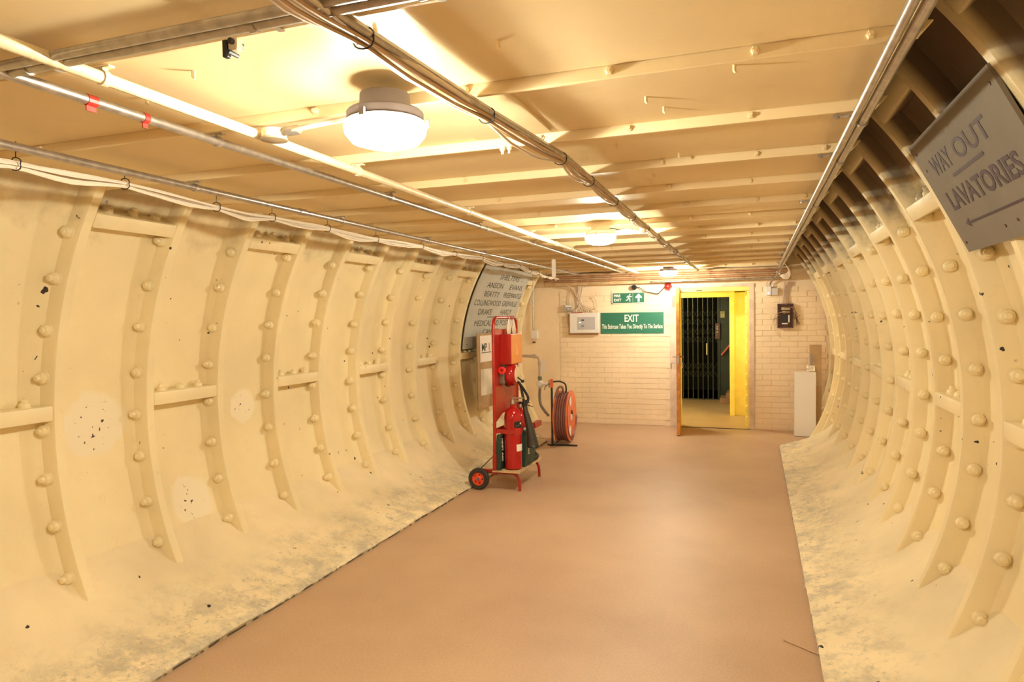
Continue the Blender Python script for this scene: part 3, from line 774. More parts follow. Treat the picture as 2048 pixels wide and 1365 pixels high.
n = 10; poly(bm, [(cx0+.012+.010*math.cos(2*PI*k/n), cz0+.048+.010*math.sin(2*PI*k/n)) for k in range(n)])
for (a, b, w_) in (((.005, .034), (-.010, -.002), .011), ((-.008, -.002), (.014, -.022), .007), ((.014, -.022), (.010, -.056), .006), ((-.010, -.004), (-.020, -.030), .007), ((-.020, -.030), (-.048, -.034), .006),
                   ((.004, .030), (.026, .014), .005), ((.026, .014), (.042, .022), .004), ((.0, .030), (-.026, .026), .005), ((-.026, .026), (-.034, .004), .004)):
    a = Vector((cx0+a[0], cz0+a[1])); b = Vector((cx0+b[0], cz0+b[1])); d = (b-a).normalized(); q = Vector((-d.y, d.x))*w_
    poly(bm, [tuple(a+q), tuple(b+q), tuple(b-q), tuple(a-q)])
obj('running_figure', bm, M_SW, t)
bm = BM(); box(bm, .300, .3025, -.0135, -.012, .004, .141); obj('divider', bm, M_SW, t)
bm = BM(); ax = .385; poly(bm, [(ax-.014, .012), (ax+.014, .012), (ax+.014, .075), (ax+.046, .062), (ax+.046, .085), (ax, .135), (ax-.046, .085), (ax-.046, .062), (ax-.014, .075)]); obj('arrow', bm, M_SW, t)

# alarm panel
t = thing('alarm_control_unit', 'pale grey fire alarm control unit left of the green EXIT sign', 'control panel', (-2.632, W, 1.372))
bm = BM(); box(bm, -.035, .43, -.012, .004, -.030, .285, .001); obj('backboard', bm, M_CARD, t)
bm = BM(); box(bm, .0, .445, -.075, -.012, -.0, .300, .008); obj('case', bm, M_WHITE, t)
bm = BM(); box(bm, .125, .395, -.080, -.074, .055, .240, .002); obj('keypad', bm, mat('panel_grey', (.50, .48, .50), .5), t)
bm = BM(); box(bm, .185, .225, -.083, -.079, .185, .205, .001); obj('display', bm, M_DARK, t)
bm = BM(); lathe(bm, [(.009, -.080), (.009, -.084), (0, -.085)], 10, 'Y', (.162, 0, .160)); obj('led', bm, M_LEDW, t)
for i in range(6):
    bm = BM(); box(bm, .180+(i % 3)*.018, .190+(i % 3)*.018, -.083, -.079, .095+(i//3)*.018, .103+(i//3)*.018); obj('key', bm, M_DARK, t)
bm = BM(); box(bm, .03, .20, -.060, -.020, .300, .312, .003); obj('cable_entry', bm, M_RED, t)
# wires fanning into the panel
t = thing('cable_bundle', 'fan of cream wires dropping from the ceiling into the fire alarm unit', 'cables', (0, 0, 0))
for i in range(13):
    x1 = -2.595+i*.031; rnd = random.Random(i); top = -2.45+rnd.uniform(-.05, .03); mid = -2.50+rnd.uniform(-.035, .035)
    bm = BM(); tube(bm, smooth_path([(top, 9.95, 2.16), (top-.01, W-.03, 2.06), (mid, W-.02, 1.88), (mid+.01+(x1-mid)*.35, W-.03, 1.76), (x1, W-.045, 1.71), (x1, W-.045, 1.672)], 5), .0042, 6)
    obj('cable', bm, M_WHITEC if i % 3 else M_BROWNC, t, True)
for s in (-1, 1):
    bm = BM(); tube(bm, smooth_path([(-2.66, 9.97, 2.09), (-2.60, W-.03, 2.04), (-2.55, W-.02, 1.95), (-2.50, W-.02, 1.86)], 5), .012 if s > 0 else .009, 6); obj('trunk', bm, M_BROWNC, t, True)
bm = BM(); tube(bm, smooth_path([(-2.33, W-.03, 1.90), (-2.27, W-.03, 1.90), (-2.235, W-.03, 1.84), (-2.235, W-.03, 1.74), (-2.30, W-.03, 1.735), (-2.40, W-.03, 1.76), (-2.47, W-.03, 1.80)], 5), .004, 6); obj('cable', bm, M_BROWNC, t, True)
# isolator box
t = thing('isolator_switch', 'small grey isolator box with white label, left above the fire alarm unit', 'switch', (-2.655, W, 1.755))
bm = BM(); box(bm, -.065, .055, -.055, .002, -.048, .048, .006); obj('case', bm, mat('mid_grey_plastic', (.42, .38, .34), .5), t)
bm = BM(); box(bm, -.048, .052, -.058, -.055, .014, .040, .001); obj('label_strip', bm, M_PAPER, t)
bm = BM(); box(bm, -.012, .018, -.064, -.055, -.026, -.008, .002); obj('rocker', bm, M_WHITE, t)
bm = BM(); tube(bm, smooth_path([(.03, -.02, .32), (.02, -.02, .22), (.0, -.02, .12), (-.008, -.02, .045)], 5), .0045, 6); obj('feed_cable', bm, M_BROWNC, t, True)
bm = BM(); tube(bm, smooth_path([(-.02, -.02, -.045), (-.015, -.02, -.12), (-.025, -.02, -.20), (.0, -.02, -.27), (.02, -.02, -.28)], 5), .0045, 6); obj('lower_cable', bm, M_BROWNC, t, True)
# vertical conduit and socket at the left corner
t = thing('steel_conduit', 'short vertical steel conduit ending in a white socket at the far left corner', 'conduit', (-3.20, W, 1.36))
bm = BM(); tube(bm, [(-.02, -.03, .06), (-.02, -.03, .60), (-.01, -.03, .78)], .013, 8); obj('tube', bm, M_STEEL, t, True)
bm = BM(); box(bm, -.055, .045, -.045, .010, -.07, .06, .006); obj('socket', bm, M_WHITE, t)
bm = BM(); box(bm, -.04, .0, -.03, .01, -.135, -.115, .003); obj('clip', bm, M_BRONZE, t)

# camera, sounder, emergency lamp, call point
t = thing('cctv_camera', 'small black camera with trailing lead above the FIRE EXIT sign', 'camera', (-1.66, W-.02, 2.035))
bm = BM(); lathe(bm, [(.030, .03), (.036, .02), (.036, -.045), (.030, -.055), (.018, -.055), (.016, -.045), (0, -.045)], 16, 'Y'); obj('body', bm, M_BLACK, t, True)
bm = BM(); tube(bm, smooth_path([(.03, -.01, .005), (.09, -.02, -.01), (.15, -.02, -.06), (.25, -.02, -.085), (.34, -.02, -.10), (.40, -.03, -.05), (.44, -.03, -.005)], 5), .006, 6); obj('lead', bm, M_DARK, t, True)
t = thing('alarm_sounder', 'red alarm sounder on the end wall below the farthest lamp', 'alarm', (-1.175, W-.02, 2.03))
bm = BM(); lathe(bm, [(.060, .03), (.060, .0), (.052, -.03), (.036, -.075), (.02, -.085), (0, -.086)], 20, 'Y'); obj('body', bm, M_RED, t, True)
bm = BM(); lathe(bm, [(.066, .03), (.066, .012)], 20, 'Y'); obj('mount', bm, M_WHITE, t, True)
t = thing('emergency_light', 'small white oval emergency light at the top left of the doorway', 'lamp', (-1.10, W-.012, 1.985))
bm = BM(); lathe(bm, [(.030, .012), (.034, .0), (.034, -.03), (.022, -.045), (0, -.05)], 16, 'Y')
for v in bm.verts: v.co.x *= 1.45
obj('body', bm, M_WHITE, t, True)
bm = BM(); box(bm, -.03, .03, -.01, .012, -.055, -.03, .002); obj('bracket', bm, M_STEEL, t)
t = thing('call_point', 'narrow orange red card on the left door frame', 'card', (-1.085, Y_END-.024, 1.815))
bm = BM(); box(bm, -.028, .030, -.003, .002, -.085, .085, .001); obj('card', bm, M_ORANGE, t)
bm = BM(); box(bm, -.010, -.004, -.004, -.003, -.08, .08); box(bm, .010, .016, -.004, -.003, -.08, .08); obj('stripe', bm, M_FRAME, t)

# right of the doorway
t = thing('light_switch', 'white switch with violet light on the end wall right of the doorway', 'switch', (.20, W, 1.932))
bm = BM(); box(bm, -.050, .020, -.05, .002, -.06, .06, .006); obj('case', bm, M_WHITE, t)
bm = BM(); lathe(bm, [(.010, -.050), (.010, -.055), (0, -.057)], 10, 'Y', (-.015, 0, -.03)); obj('led', bm, M_LED, t)
bm = BM(); tube(bm, smooth_path([(-.03, -.02, .055), (-.04, -.02, .10), (-.02, -.03, .14)], 4), .004, 6); obj('wire', bm, M_BROWNC, t, True)
t = thing('socket_box', 'grey socket box beside the violet lit switch', 'switch', (.262, W, 1.92))
bm = BM(); box(bm, -.038, .045, -.045, .002, -.05, .05, .006); obj('case', bm, mat('light_grey_plastic', (.60, .54, .50), .5), t)
bm = BM(); lathe(bm, [(.012, .0), (.012, .035)], 8, 'Z', (-.02, -.022, .05)); obj('gland', bm, M_STEEL, t)

t = thing('distribution_box', 'open dark brown wiring box with trailing wires on the end wall', 'electrical box', (.398, W, 1.586))
bm = BM(); box(bm, -.100, .100, -.012, .002, -.165, .165, .004); box(bm, -.100, -.088, -.05, -.01, -.165, .165); box(bm, .088, .100, -.05, -.01, -.165, .165); box(bm, -.1, .1, -.05, -.01, .153, .165); box(bm, -.1, .1, -.05, -.01, -.165, -.153)
obj('case', bm, M_BRONZE, t)
bm = BM(); box(bm, -.040, .055, -.045, -.012, .035, .065, .003); box(bm, -.05, .06, -.045, -.012, .080, .115, .003); obj('terminal_block', bm, mat('old_ivory', (.55, .45, .26), .5), t)
bm = BM(); box(bm, -.035, .035, -.06, -.012, -.09, .01, .006); obj('relay', bm, M_BLACK, t)
bm = BM(); box(bm, -.045, .028, -.063, -.05, -.115, -.098, .002); box(bm, .036, .052, -.063, -.05, -.09, .01, .002); obj('bracket', bm, M_PAPER, t)
rd = random.Random(9)
for i in range(14):
    a = rd.uniform(-.06, .06); z = rd.uniform(-.02, .11); e = rd.choice((-1, 1, 1)); ez = rd.uniform(-.14, .02)
    bm = BM(); tube(bm, smooth_path([(a, -.03, z), (a+e*.05, -.06, z+.02), (e*.12, -.05, z-.02), (e*(.14+rd.uniform(0, .05)), -.02, ez)], 4), .0026, 5); obj('wire', bm, M_BRONZE if i % 3 else M_BROWNC, t, True)
bm = BM(); tube(bm, smooth_path([(-.09, -.02, .05), (-.14, -.02, .0), (-.145, -.02, -.10), (-.12, -.02, -.22), (-.06, -.015, -.30)], 5), .0028, 5); obj('wire', bm, M_GREYC, t, True)
for i in range(7):
    bm = BM(); x = -.030+i*.010; tube(bm, smooth_path([(x-.01, -.03, .15), (x+.01, -.014, .26), (x*1.3+.02, -.012, .36), (x*1.5+.04, -.02, .47)], 4), .0045, 6); obj('riser_cable', bm, M_BROWNC, t, True)

# boards leaning in the right corner
t = thing('white_board', 'tall narrow white board standing in the far right corner', 'board', (.488, 9.66, 0), (math.radians(-3), 0, math.radians(-6)))
bm = BM(); box(bm, 0, .262, -.016, .016, .004, .85, .003); obj('panel', bm, M_WHITE, t)
bm = BM(); box(bm, -.004, .0, -.018, .018, .004, .85); obj('edge_trim', bm, M_PAPER, t)
bm = BM(); box(bm, -.0055, -.003, -.016, .002, .55, .68); obj('green_label', bm, M_GREEN, t)
t = thing('brown_board', 'tall tan hardboard sheet behind the white board in the right corner', 'board', (.70, 9.78, 0), (math.radians(-2), 0, math.radians(-8)))
bm = BM(); box(bm, -.02, .125, -.006, .006, .02, 1.20, .001)
obj('sheet', bm, M_CARD, t)
t = thing('clear_sleeve', 'crumpled clear plastic scrap with blue print on the white board top', 'scrap', (.69, 9.67, .885))
bm = BM()
rd = random.Random(4)
gr = [[bm.verts.new((-.05+.02*i, rd.uniform(-.012, .012), -.025+.018*j)) for i in range(6)] for j in range(5)]
for a, b in zip(gr, gr[1:]):
    for i in range(5): bm.faces.new((a[i], a[i+1], b[i+1], b[i]))
obj('film', bm, M_WHITE, t)
bm = BM(); box(bm, .0, .02, .02, .022, .02, .20); obj('blue_strip', bm, M_BLUE, t)

# ------------------------------------------------------------------ fire point trolley
TX, TY0, TY1 = -2.30, 5.945, 6.60
t = thing('fire_trolley', 'red two wheeled fire point trolley by the left wall', 'trolley', (TX, 6.27, 0))
def L(x, y, z): return Vector((x-TX, y-6.27, z))
loop = [L(TX, TY0-.02, .20), L(TX, TY0, .60), L(TX, TY0, 1.53), L(TX, TY0+.02, 1.59), L(TX, TY0+.07, 1.615), L(TX, TY1-.07, 1.615), L(TX, TY1-.02, 1.59), L(TX, TY1, 1.53), L(TX, TY1, .60), L(TX, TY1+.02, .20)]
bm = BM(); tube(bm, loop, .0155, 12); obj('frame_tube', bm, M_RED, t, True)
bm = BM(); tube(bm, [L(TX, TY1-.26, 1.615), L(TX, TY1-.10, 1.615)], .0185, 12); obj('grip', bm, mat('dull_red_grip', (.40, .05, .05), .6), t, True)
for yy in (TY0-.015, TY1+.015):
    bm = BM(); tube(bm, [L(TX, yy, .14), L(TX, yy, .33)], .020, 12); obj('socket_sleeve', bm, M_RED, t, True)
bm = BM()      # back plate with cut corners
pts = [(TY0+.012, .64), (TY0+.012, 1.505), (TY1-.012, 1.505), (TY1-.012, .55), (TY0+.42, .55), (TY0+.24, .70)]
pts = [(TY0+.012, .62), (TY0+.012, 1.505), (TY1-.012, 1.505), (TY1-.012, .62), (TY0+.42, .70), (TY0+.20, .69)]
f0 = [bm.verts.new(L(TX-.002, y, z)) for y, z in pts]; f1 = [bm.verts.new(L(TX+.004, y, z)) for y, z in pts]
bm.faces.new(f0[::-1]); bm.faces.new(f1)
for i in range(len(pts)): bm.faces.new((f0[i], f0[(i+1) % len(pts)], f1[(i+1) % len(pts)], f1[i]))
obj('back_plate', bm, M_RED, t)
bm = BM(); box(bm, TX-TX, .006, TY0-6.27+.01, TY1-6.27-.01, .52, .572, .001); obj('cross_band', bm, M_RED, t)
for cy, cx, r_ in ((6.035-6.27, .150, .0875), (6.42-6.27, .095, .083)):      # straps round the two cylinders
    bm = BM(); prev = None
    for k in range(21):
        a = -PI/2+PI*k/20-(0 if k else .0); q = [(cx+rr_*math.cos(a), cy+rr_*math.sin(a)) for rr_ in (r_, r_+.004)]
        row = [bm.verts.new((q[0][0], q[0][1], .53)), bm.verts.new((q[1][0], q[1][1], .53)), bm.verts.new((q[1][0], q[1][1], .570)), bm.verts.new((q[0][0], q[0][1], .570))]
        if prev:
            for i_ in range(4): bm.faces.new((prev[i_], prev[(i_+1) % 4], row[(i_+1) % 4], row[i_]))
        prev = row
    for sgn in (-1, 1): box(bm, .0, cx+.002, cy+sgn*(r_+.002)-.002, cy+sgn*(r_+.002)+.002, .53, .570)
    bmesh.ops.remove_doubles(bm, verts=bm.verts[:], dist=.0001); obj('strap_band', bm, M_RED, t)
bm = BM(); box(bm, -.01, .26, TY0-6.27-.06, TY1-6.27+.03, .175, .185, .001); obj('base_tray', bm, mat('worn_cream_tray', (.66, .46, .24), .6, noise=.4, nscale=9), t)
for yy in (5.94, 6.55):
    bm = BM(); tube(bm, smooth_path([L(TX-.14, yy, .165), L(TX+.10, yy, .165), L(TX+.185, yy, .160), L(TX+.225, yy, .13), L(TX+.240, yy, .08), L(TX+.242, yy, .003)], 5), .0135, 10); obj('leg', bm, M_RED, t, True)
bm = BM(); box(bm, .17, .20, TY0-6.27+.05, TY1-6.27-.05, .150, .166); obj('front_rail', bm, M_RED, t)
# wheels with their axle
bm = BM(); tube(bm, [L(-2.45, 5.87, .103), L(-2.45, 6.68, .103)], .009, 8); obj('axle', bm, M_STEEL, t, True)
for yy, s in ((5.90, -1), (6.66, 1)):
    c = L(-2.45, yy, .103)
    bm = BM(); lathe(bm, [(.062, -.022), (.075, -.026), (.092, -.026), (.101, -.016), (.103, 0), (.101, .016), (.092, .026), (.075, .026), (.062, .022)], 28, 'Y', c, False); ty = obj('wheel', bm, M_TYRE, t, True)
    bm = BM(); lathe(bm, [(.063, -.016), (.060, -.022), (.052, -.010), (.030, -.010), (.022, -.020), (.014, -.022), (.014, .022), (.022, .020), (.030, .010), (.052, .010), (.060, .022), (.063, .016)], 24, 'Y', c, False)
    obj('hub', bm, mat('hub_orange', (.72, .07, .02), .4), ty, True)
    for k in range(5):
        a = k*2*PI/5; bm = BM(); lathe(bm, [(.008, -.0115), (.008, .0115)], 8, 'Y', c+Vector((.041*math.cos(a), 0, .041*math.sin(a)))); obj('hub_hole', bm, M_DARK, ty)
    bm = BM(); lathe(bm, [(.013, -.034 if s < 0 else .022), (.013, -.022 if s < 0 else .034)], 8, 'Y', c); lathe(bm, [(.0, s*.040), (.009, s*.034), (.010, s*.026)], 8, 'Y', c, False); obj('hub_cap', bm, mat('blue_steel_cap', (.16, .20, .32), .35, .6), ty, True)
for yy in (5.93, 6.60):
    bm = BM(); tube(bm, [L(TX, yy, .18), L(TX-.13, yy, .185), L(-2.45, yy, .12)], .011, 8); obj('axle_bracket', bm, M_RED, t, True)
    bm = BM(); tube(bm, [L(TX-.01, yy, .32), L(TX-.145, yy, .19)], .0045, 6); obj('stay_rod', bm, M_DARK, t, True)
# side tray on the far side
bm = BM(); box(bm, .15, .20, .30, .52, .485, .54, .002); tube(bm, [L(TX+.01, TY1-.02, .55), L(TX+.17, TY1+.0, .53)], .008, 6); obj('side_bracket', bm, M_RED, t)
# box of papers: red casing, its lit front painted in as orange
bm = BM(); box(bm, .004, .115, -.155, .17, 1.165, 1.455, .003); bx = obj('document_box', bm, M_RED, t)
bm = BM(); box(bm, .115, .118, -.15, .165, 1.17, 1.45); obj('front_face', bm, mat('lit_red_face', (.74, .26, .05), .35), bx)
bm = BM()
for (a, b) in (((-.03, 1.255), (.0, 1.33)), ((.02, 1.25), (.05, 1.32)), ((-.01, 1.36), (.01, 1.26))):
    vs = [bm.verts.new((.1185, a[0], a[1])), bm.verts.new((.1185, a[0]+.018, a[1])), bm.verts.new((.1185, b[0]+.006, b[1]))]; bm.faces.new(vs)
obj('flame_print', bm, mat('flame_cream', (.85, .60, .36), .5), bx)
bm = BM(); box(bm, .004, .010, -.02, TY1-6.27-.02, 1.455, 1.50, .001); obj('orange_strip', bm, M_ORANGE, t)
# bags of ties hanging on the handle
for yy, rr_ in ((.02, .05), (.17, .045)):
    bm = BM(); pr = [(.004, 1.60), (.02, 1.57), (rr_, 1.52), (rr_*1.05, 1.48), (rr_*.8, 1.455), (0, 1.45)]
    lathe(bm, pr, 12, 'Z', (.03, yy, 0))
    for v in bm.verts: v.co.x = .03+(v.co.x-.03)*.35
    obj('plastic_bag', bm, mat('clear_bag', (.74, .64, .50), .25), t, True)
bm = BM(); tube(bm, smooth_path([(.02, .05, 1.64), (.025, .07, 1.60), (.035, .085, 1.55), (.03, .05, 1.47)], 5), .003, 5); obj('cord', bm, M_WHITE, t, True)
# red ring switch, padlock case, gong
bm = BM(); lathe(bm, [(.015, .0), (.015, -.022), (.036, -.022), (.036, .0), (.015, .0)], 20, 'Y', (.045, -.215, 1.115), False); obj('ring_knob', bm, mat('bright_red', (.75, .03, .02), .35), t, True)
bm = BM(); lathe(bm, [(.016, -.010), (.016, .004)], 12, 'Y', (.045, -.215, 1.115)); box(bm, .004, .05, -.212, -.200, 1.105, 1.125); obj('knob_core', bm, M_RED, t)
bm = BM(); box(bm, .004, .055, -.195, -.115, .985, 1.085, .004); lk = obj('lock_case', bm, mat('tarnished_steel', (.32, .26, .18), .4, .6), t)
bm = BM(); box(bm, .055, .060, -.185, -.125, 1.045, 1.065); box(bm, .055, .060, -.185, -.125, 1.072, 1.078); obj('window', bm, M_DARK, lk)
bm = BM(); box(bm, .020, .050, -.1975, -.1952, 1.000, 1.035); obj('side_plate', bm, M_STEEL, lk)
gc = (.0, -.07, 1.065)
bm = BM(); lathe(bm, [(.118, .040), (.122, .045), (.122, .060), (.118, .064)], 32, 'X', gc); obj('gong_rim', bm, M_DARK, t, True)
bm = BM(); lathe(bm, [(.112, .064), (.114, .085), (.108, .115), (.094, .135), (.075, .143)], 32, 'X', gc); obj('gong', bm, mat('gloss_red', (.38, .008, .008), .12), t, True)
bm = BM(); lathe(bm, [(.078, .143), (.076, .147), (.0, .148)], 28, 'X', gc); gf = obj('gong_face', bm, mat('gong_face_print', (.74, .56, .38), .3), t, True)
bm = BM(); lathe(bm, [(.03, .0), (.03, .042)], 16, 'X', gc); obj('gong_mount', bm, M_DARK, t)
bm = BM(); tube(bm, smooth_path([(.148, -.07, 1.04), (.165, -.06, 1.02), (.175, -.02, 1.0)], 4), .007, 6); lathe(bm, [(.014, .165), (.016, .185), (.010, .195)], 10, 'X', (0, -.015, .995)); obj('crank', bm, M_BLACK, t, True)

def extinguisher(label, loc, r, h, labels, horn):
    e = thing('fire_extinguisher', label, 'fire extinguisher', loc, (0, 0, 0), 'extinguishers on the red trolley')
    bm = BM(); lathe(bm, [(r*.80, .0), (r*.98, .012), (r, .03), (r, h*.80), (r*.93, h*.87), (r*.72, h*.93), (r*.40, h*.965), (r*.26, h*.975), (r*.26, h*1.02)], 28); obj('cylinder', bm, mat('gloss_red', (.38, .008, .008), .12), e, True)
    bm = BM(); lathe(bm, [(r*.30, h*1.02), (r*.30, h*1.05), (r*.2, h*1.07), (r*.2, h*1.10)], 12); obj('valve', bm, mat('tarnished_steel', (.32, .26, .18), .4, .6), e, True)
    bm = BM(); box(bm, -.012, .105, -.010, .010, h*1.10, h*1.125, .003); box(bm, .0, .10, -.009, .009, h*1.055, h*1.075, .003); obj('lever', bm, mat('tarnished_steel', (.32, .26, .18), .4, .6), e)
    for (z0, z1, a0, a1, mm, nm) in labels:
        bm = BM(); n = 12; prev = None
        for k in range(n+1):
            a = math.radians(a0+(a1-a0)*k/n); row = [bm.verts.new(((r+.0012)*math.cos(a), (r+.0012)*math.sin(a), z)) for z in (z0, z1)]
            if prev: bm.faces.new((prev[0], row[0], row[1], prev[1]))
            prev = row
        obj(nm, bm, mm, e, True)
    return e
e1 = extinguisher('nearer tall red extinguisher with black and white labels on the trolley', (-2.150, 6.035, .188), .083, .60,
    ((.395, .455, -62, 2, M_BLACK, 'black_label'), (.33, .385, -55, 0, mat('label_red', (.55, .05, .04), .4), 'text_label'), (.175, .240, -48, 12, M_PAPER, 'paper_label')), False)
bm = BM()
for a0, a1, z0, z1 in ((-48, -30, .413, .418), (-20, -8, .425, .443)):
    pa = [(math.radians(a), z) for a, z in ((a0, z0), (a1, z0), (a1, z1), (a0, z1))]
    bm.faces.new([bm.verts.new((.0848*math.cos(a), .0848*math.sin(a), z)) for a, z in pa])
obj('label_marks', bm, M_PAPER, e1)
e2 = extinguisher('farther red extinguisher half hidden by the black discharge horn', (-2.205, 6.42, .188), .078, .52, ((.30, .38, -50, 30, M_PAPER, 'paper_label'),), False)
# black horn and hose hung from the near extinguisher
hn = thing('discharge_horn', 'black extinguisher horn and hose hanging in front of the red trolley', 'hose', (-2.06, 6.12, 0))
bm = BM(); tube(bm, [(.0, 0, .80), (.01, .0, .72), (.055, 0, .55), (.080, 0, .392)], [.020, .026, .040, .056], 18); obj('horn', bm, mat('horn_black', (.035, .027, .020), .45), hn, True)
bm = BM(); lathe(bm, [(.058, .385), (.060, .392), (.056, .398)], 18, 'Z', (.081, 0, 0)); obj('horn_lip', bm, M_BLACK, hn, True)
bm = BM(); tube(bm, smooth_path([(.0, .0, .78), (-.015, 0, .86), (-.035, 0, .96), (-.055, -.01, 1.0), (-.03, -.01, .97), (.01, .01, .90), (.035, .01, .84), (.015, .0, .79)], 6), .013, 8); obj('hose', bm, M_BLACK, hn, True)
bm = BM(); tube(bm, [(-.06, 0, .80), (.0, 0, .81)], .012, 8); tube(bm, smooth_path([(.02, 0, .78), (.06, 0, .775), (.085, 0, .765)], 4), .004, 6); obj('hand_grip', bm, M_BLACK, hn, True)
bm = BM(); lathe(bm, [(.022, .76), (.026, .79), (.022, .83)], 12, 'Z'); obj('collar', bm, M_BLACK, hn, True)

# first aid bags standing on the tray
def aid_bag(label, loc, dx, dy, h, txt, ty, size):
    bag = thing('first_aid_bag', label, 'bag', loc, (0, 0, 0), 'first aid bags on the red trolley')
    bm = BM(); bmesh.ops.create_cube(bm, size=1); bmesh.ops.subdivide_edges(bm, edges=bm.edges[:], cuts=6, use_grid_fill=True)
    for v in bm.verts:
        x, y, z = v.co; k = 1-.5*max(0, z)**2; bulge = math.cos(z*PI)*.2; sag = .03*max(0, -z-.2)
        v.co = Vector((x*dx*(1+bulge), y*dy*k*(1+.10*bulge)+sag*(1 if y > 0 else -1), (z+.5)*h+.006*math.sin(y*9+x*3)))
    obj('body', bm, M_BAG, bag, True)
    text('lettering', txt, size, M_PAPER, lambda u, v, d: Vector((dx*.5*(1+.2*math.cos(((h-.03-u)/h-.5)*PI))+.0015+d, ty+v, h-.03-u)), bag, .0006, 1.1, bold=.03)
    return bag
b1 = aid_bag('dark green bag lettered FIRST AID, squeezed behind the nearer extinguisher', (-2.262, 6.045, .187), .040, .22, .325, 'FIRST AID', -.080, .046)
b2 = aid_bag('dark green bag lettered First Aid, in front of the farther extinguisher', (-2.088, 6.285, .187), .048, .30, .335, 'First Aid', -.075, .052)
bm = BM(); tube(bm, smooth_path([(.0, .10, .03), (.02, .17, .025), (.02, .22, .035), (.0, .20, .08)], 4), [.020]*5+[.024]*5+[.016]*3, 8); obj('strap', bm, M_BLACK, b2, True)
bm = BM(); box(bm, .018, .026, .105, .135, .17, .23); obj('red_patch', bm, M_ORANGE, b2)

# ------------------------------------------------------------------ hose reel on its stand
RX, RY, RZ, RR = -2.30, 8.48, .345, .325
t = thing('hose_reel', 'orange fire hose reel on a black stand near the far left corner', 'hose reel', (RX, RY, 0), (0, 0, math.radians(3)))
def disc(x, m, nm):
    bm = BM(); lathe(bm, [(.075, -.004), (.10, -.006), (.20, -.002), (.30, -.010), (RR, -.012), (RR+.004, 0), (RR, .004), (.30, .003), (.20, .010), (.10, .006), (.075, .008)], 48, 'X', (x, 0, RZ), False)
    # close hub hole edge
    return obj(nm, bm, m, t, True)
disc(.075, M_ORANGE, 'side_disc'); disc(-.085, M_ORANGE, 'side_disc')
bm = BM()
for s in (-.0, ):
    lathe(bm, [(.072, -.085), (.072, .075)], 24, 'X', (0, 0, RZ))
obj('drum', bm, M_DARK, t, True)
bm = BM(); lathe(bm, [(.045, .075), (.045, .085), (.03, .09), (.0, .092)], 20, 'X', (0, -.01, RZ-.02)); obj('hub_cover', bm, M_WHITE, t, True)
bm = BM(); pts = []; wraps = 0
for lay, rad in enumerate((.275, .300)):
    for q in range(5):
        for k in range(28):
            a = 2*PI*k/28; x = -.062+.030*(q+k/28)
            if lay: x = .060-.030*(q+k/28)
            pts.append((x, rad*math.cos(a), RZ+rad*math.sin(a)+.006*math.sin(a*3+q)))
tube(bm, pts, .0150, 8); obj('hose', bm, M_HOSE, t, True)
bm = BM(); tube(bm, smooth_path([(-.02, -.02, RZ-.29), (.0, -.03, .045), (.04, -.03, .03), (.085, -.02, .045), (.10, 0, .09)], 6), .015, 8); obj('loose_loop', bm, M_HOSE, t, True)
bm = BM()
for a0, a1 in ((100, 128), (215, 250)):
    for k in range(8):
        a, b = math.radians(a0+(a1-a0)*k/8), math.radians(a0+(a1-a0)*(k+1)/8)
        bm.faces.new([bm.verts.new((.0865, r*math.cos(q), RZ+r*math.sin(q))) for r, q in ((.16, a), (.27, a), (.27, b), (.16, b))])
obj('instruction_label', bm, M_PAPER, t)
# stand
bm = BM(); box(bm, -.135, -.112, -.24, -.21, .01, .83, .003); obj('post', bm, M_DARK, t)
bm = BM(); box(bm, -.18, .20, -.265, -.235, 0, .018, .003); box(bm, -.14, -.10, -.30, .28, 0, .018, .003); obj('foot_bar', bm, M_BLACK, t)
bm = BM(); tube(bm, [(-.12, -.22, .345), (-.12, 0, .345), (.07, 0, .345)], .014, 8); obj('spindle', bm, M_DARK, t)
bm = BM(); box(bm, -.140, -.105, -.246, -.206, .73, .835, .003); obj('red_cap', bm, M_ORANGE, t)
bm = BM(); tube(bm, smooth_path([(-.11, -.22, .80), (-.03, -.2, .805), (.03, -.15, .77), (.035, -.1, .70), (.02, -.06, .64)], 6), .010, 8); obj('guide_arm', bm, M_DARK, t, True)
bm = BM(); tube(bm, smooth_path([(-.10, -.20, .38), (-.095, -.20, .55), (-.06, -.18, .70), (-.02, -.16, .735), (.0, -.13, .70), (-.02, -.08, .64)], 6), .0155, 8); obj('feed_hose', bm, mat('pinkish_hose', (.36, .20, .15), .5), t, True)
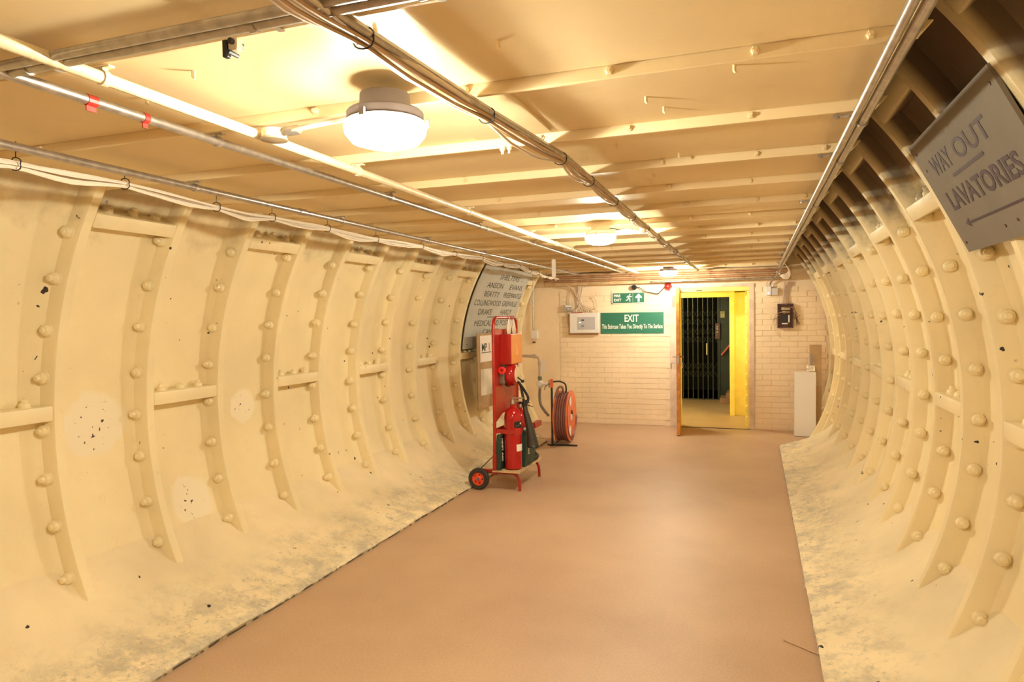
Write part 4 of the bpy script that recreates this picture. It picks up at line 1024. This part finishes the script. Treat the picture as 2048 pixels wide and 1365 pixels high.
# water pipe to the reel
t = thing('water_pipe', 'grey water pipe turning down to a valve beside the hose reel', 'pipe')
bm = BM(); tube(bm, smooth_path([(-3.30, 8.53, 1.13), (-3.0, 8.45, 1.12), (-2.72, 8.38, 1.115)], 3)+smooth_path([(-2.66, 8.37, 1.112), (-2.615, 8.36, 1.095), (-2.60, 8.36, 1.05)], 4)+[Vector((-2.60, 8.36, .95)), Vector((-2.60, 8.36, .70))], .0185, 10); obj('tube', bm, M_GREYC, t, True)
bm = BM(); lathe(bm, [(.026, .0), (.026, .05)], 12, 'X', (-2.70, 8.38, 1.115)); lathe(bm, [(.026, 1.0), (.026, 1.05)], 12, 'Z', (-2.60, 8.36, 0)); obj('elbow', bm, M_GREYC, t, True)
bm = BM(); lathe(bm, [(.022, .86), (.028, .85), (.028, .82), (.022, .81)], 10, 'Z', (-2.60, 8.36, 0)); obj('green_union', bm, mat('verdigris', (.16, .22, .14), .6), t, True)
bm = BM(); lathe(bm, [(.028, .72), (.042, .735), (.042, .785), (.028, .80)], 14, 'Z', (-2.60, 8.36, 0)); lathe(bm, [(.020, 0), (.020, .10), (.012, .11)], 10, 'X', (-2.59, 8.35, .76)); obj('valve', bm, M_WHITE, t, True)
bm = BM(); tube(bm, [(-2.47, 8.33, .72), (-2.47, 8.33, .81)], .006, 6); tube(bm, [(-2.49, 8.33, .765), (-2.44, 8.33, .765)], .006, 6); tube(bm, smooth_path([(-2.50, 8.33, .75), (-2.52, 8.32, .72), (-2.53, 8.32, .69)], 3), .005, 6); obj('valve_handle', bm, M_BRONZE, t, True)
bm = BM(); tube(bm, smooth_path([(-2.60, 8.36, .72), (-2.605, 8.35, .60), (-2.585, 8.33, .50), (-2.53, 8.31, .42), (-2.47, 8.29, .365)], 6), .0175, 10); obj('supply_hose', bm, mat('grey_hose', (.22, .17, .13), .5), t, True)
bm = BM(); box(bm, 0, .055, 0, .002, -.05, .09); o = obj('tag', bm, M_PAPER, t, loc=(-2.575, 8.35, .97))

# floor litter: a thin stick at the right haunch, chip of mortar
bm = BM(); tube(bm, [(.13, 3.55, .004), (.20, 3.50, .004), (.28, 3.44, .006)], .004, 5)
tag(obj('twig', bm, M_BROWNC, None, True), 'thin brown splinter lying at the right floor edge', 'splinter')
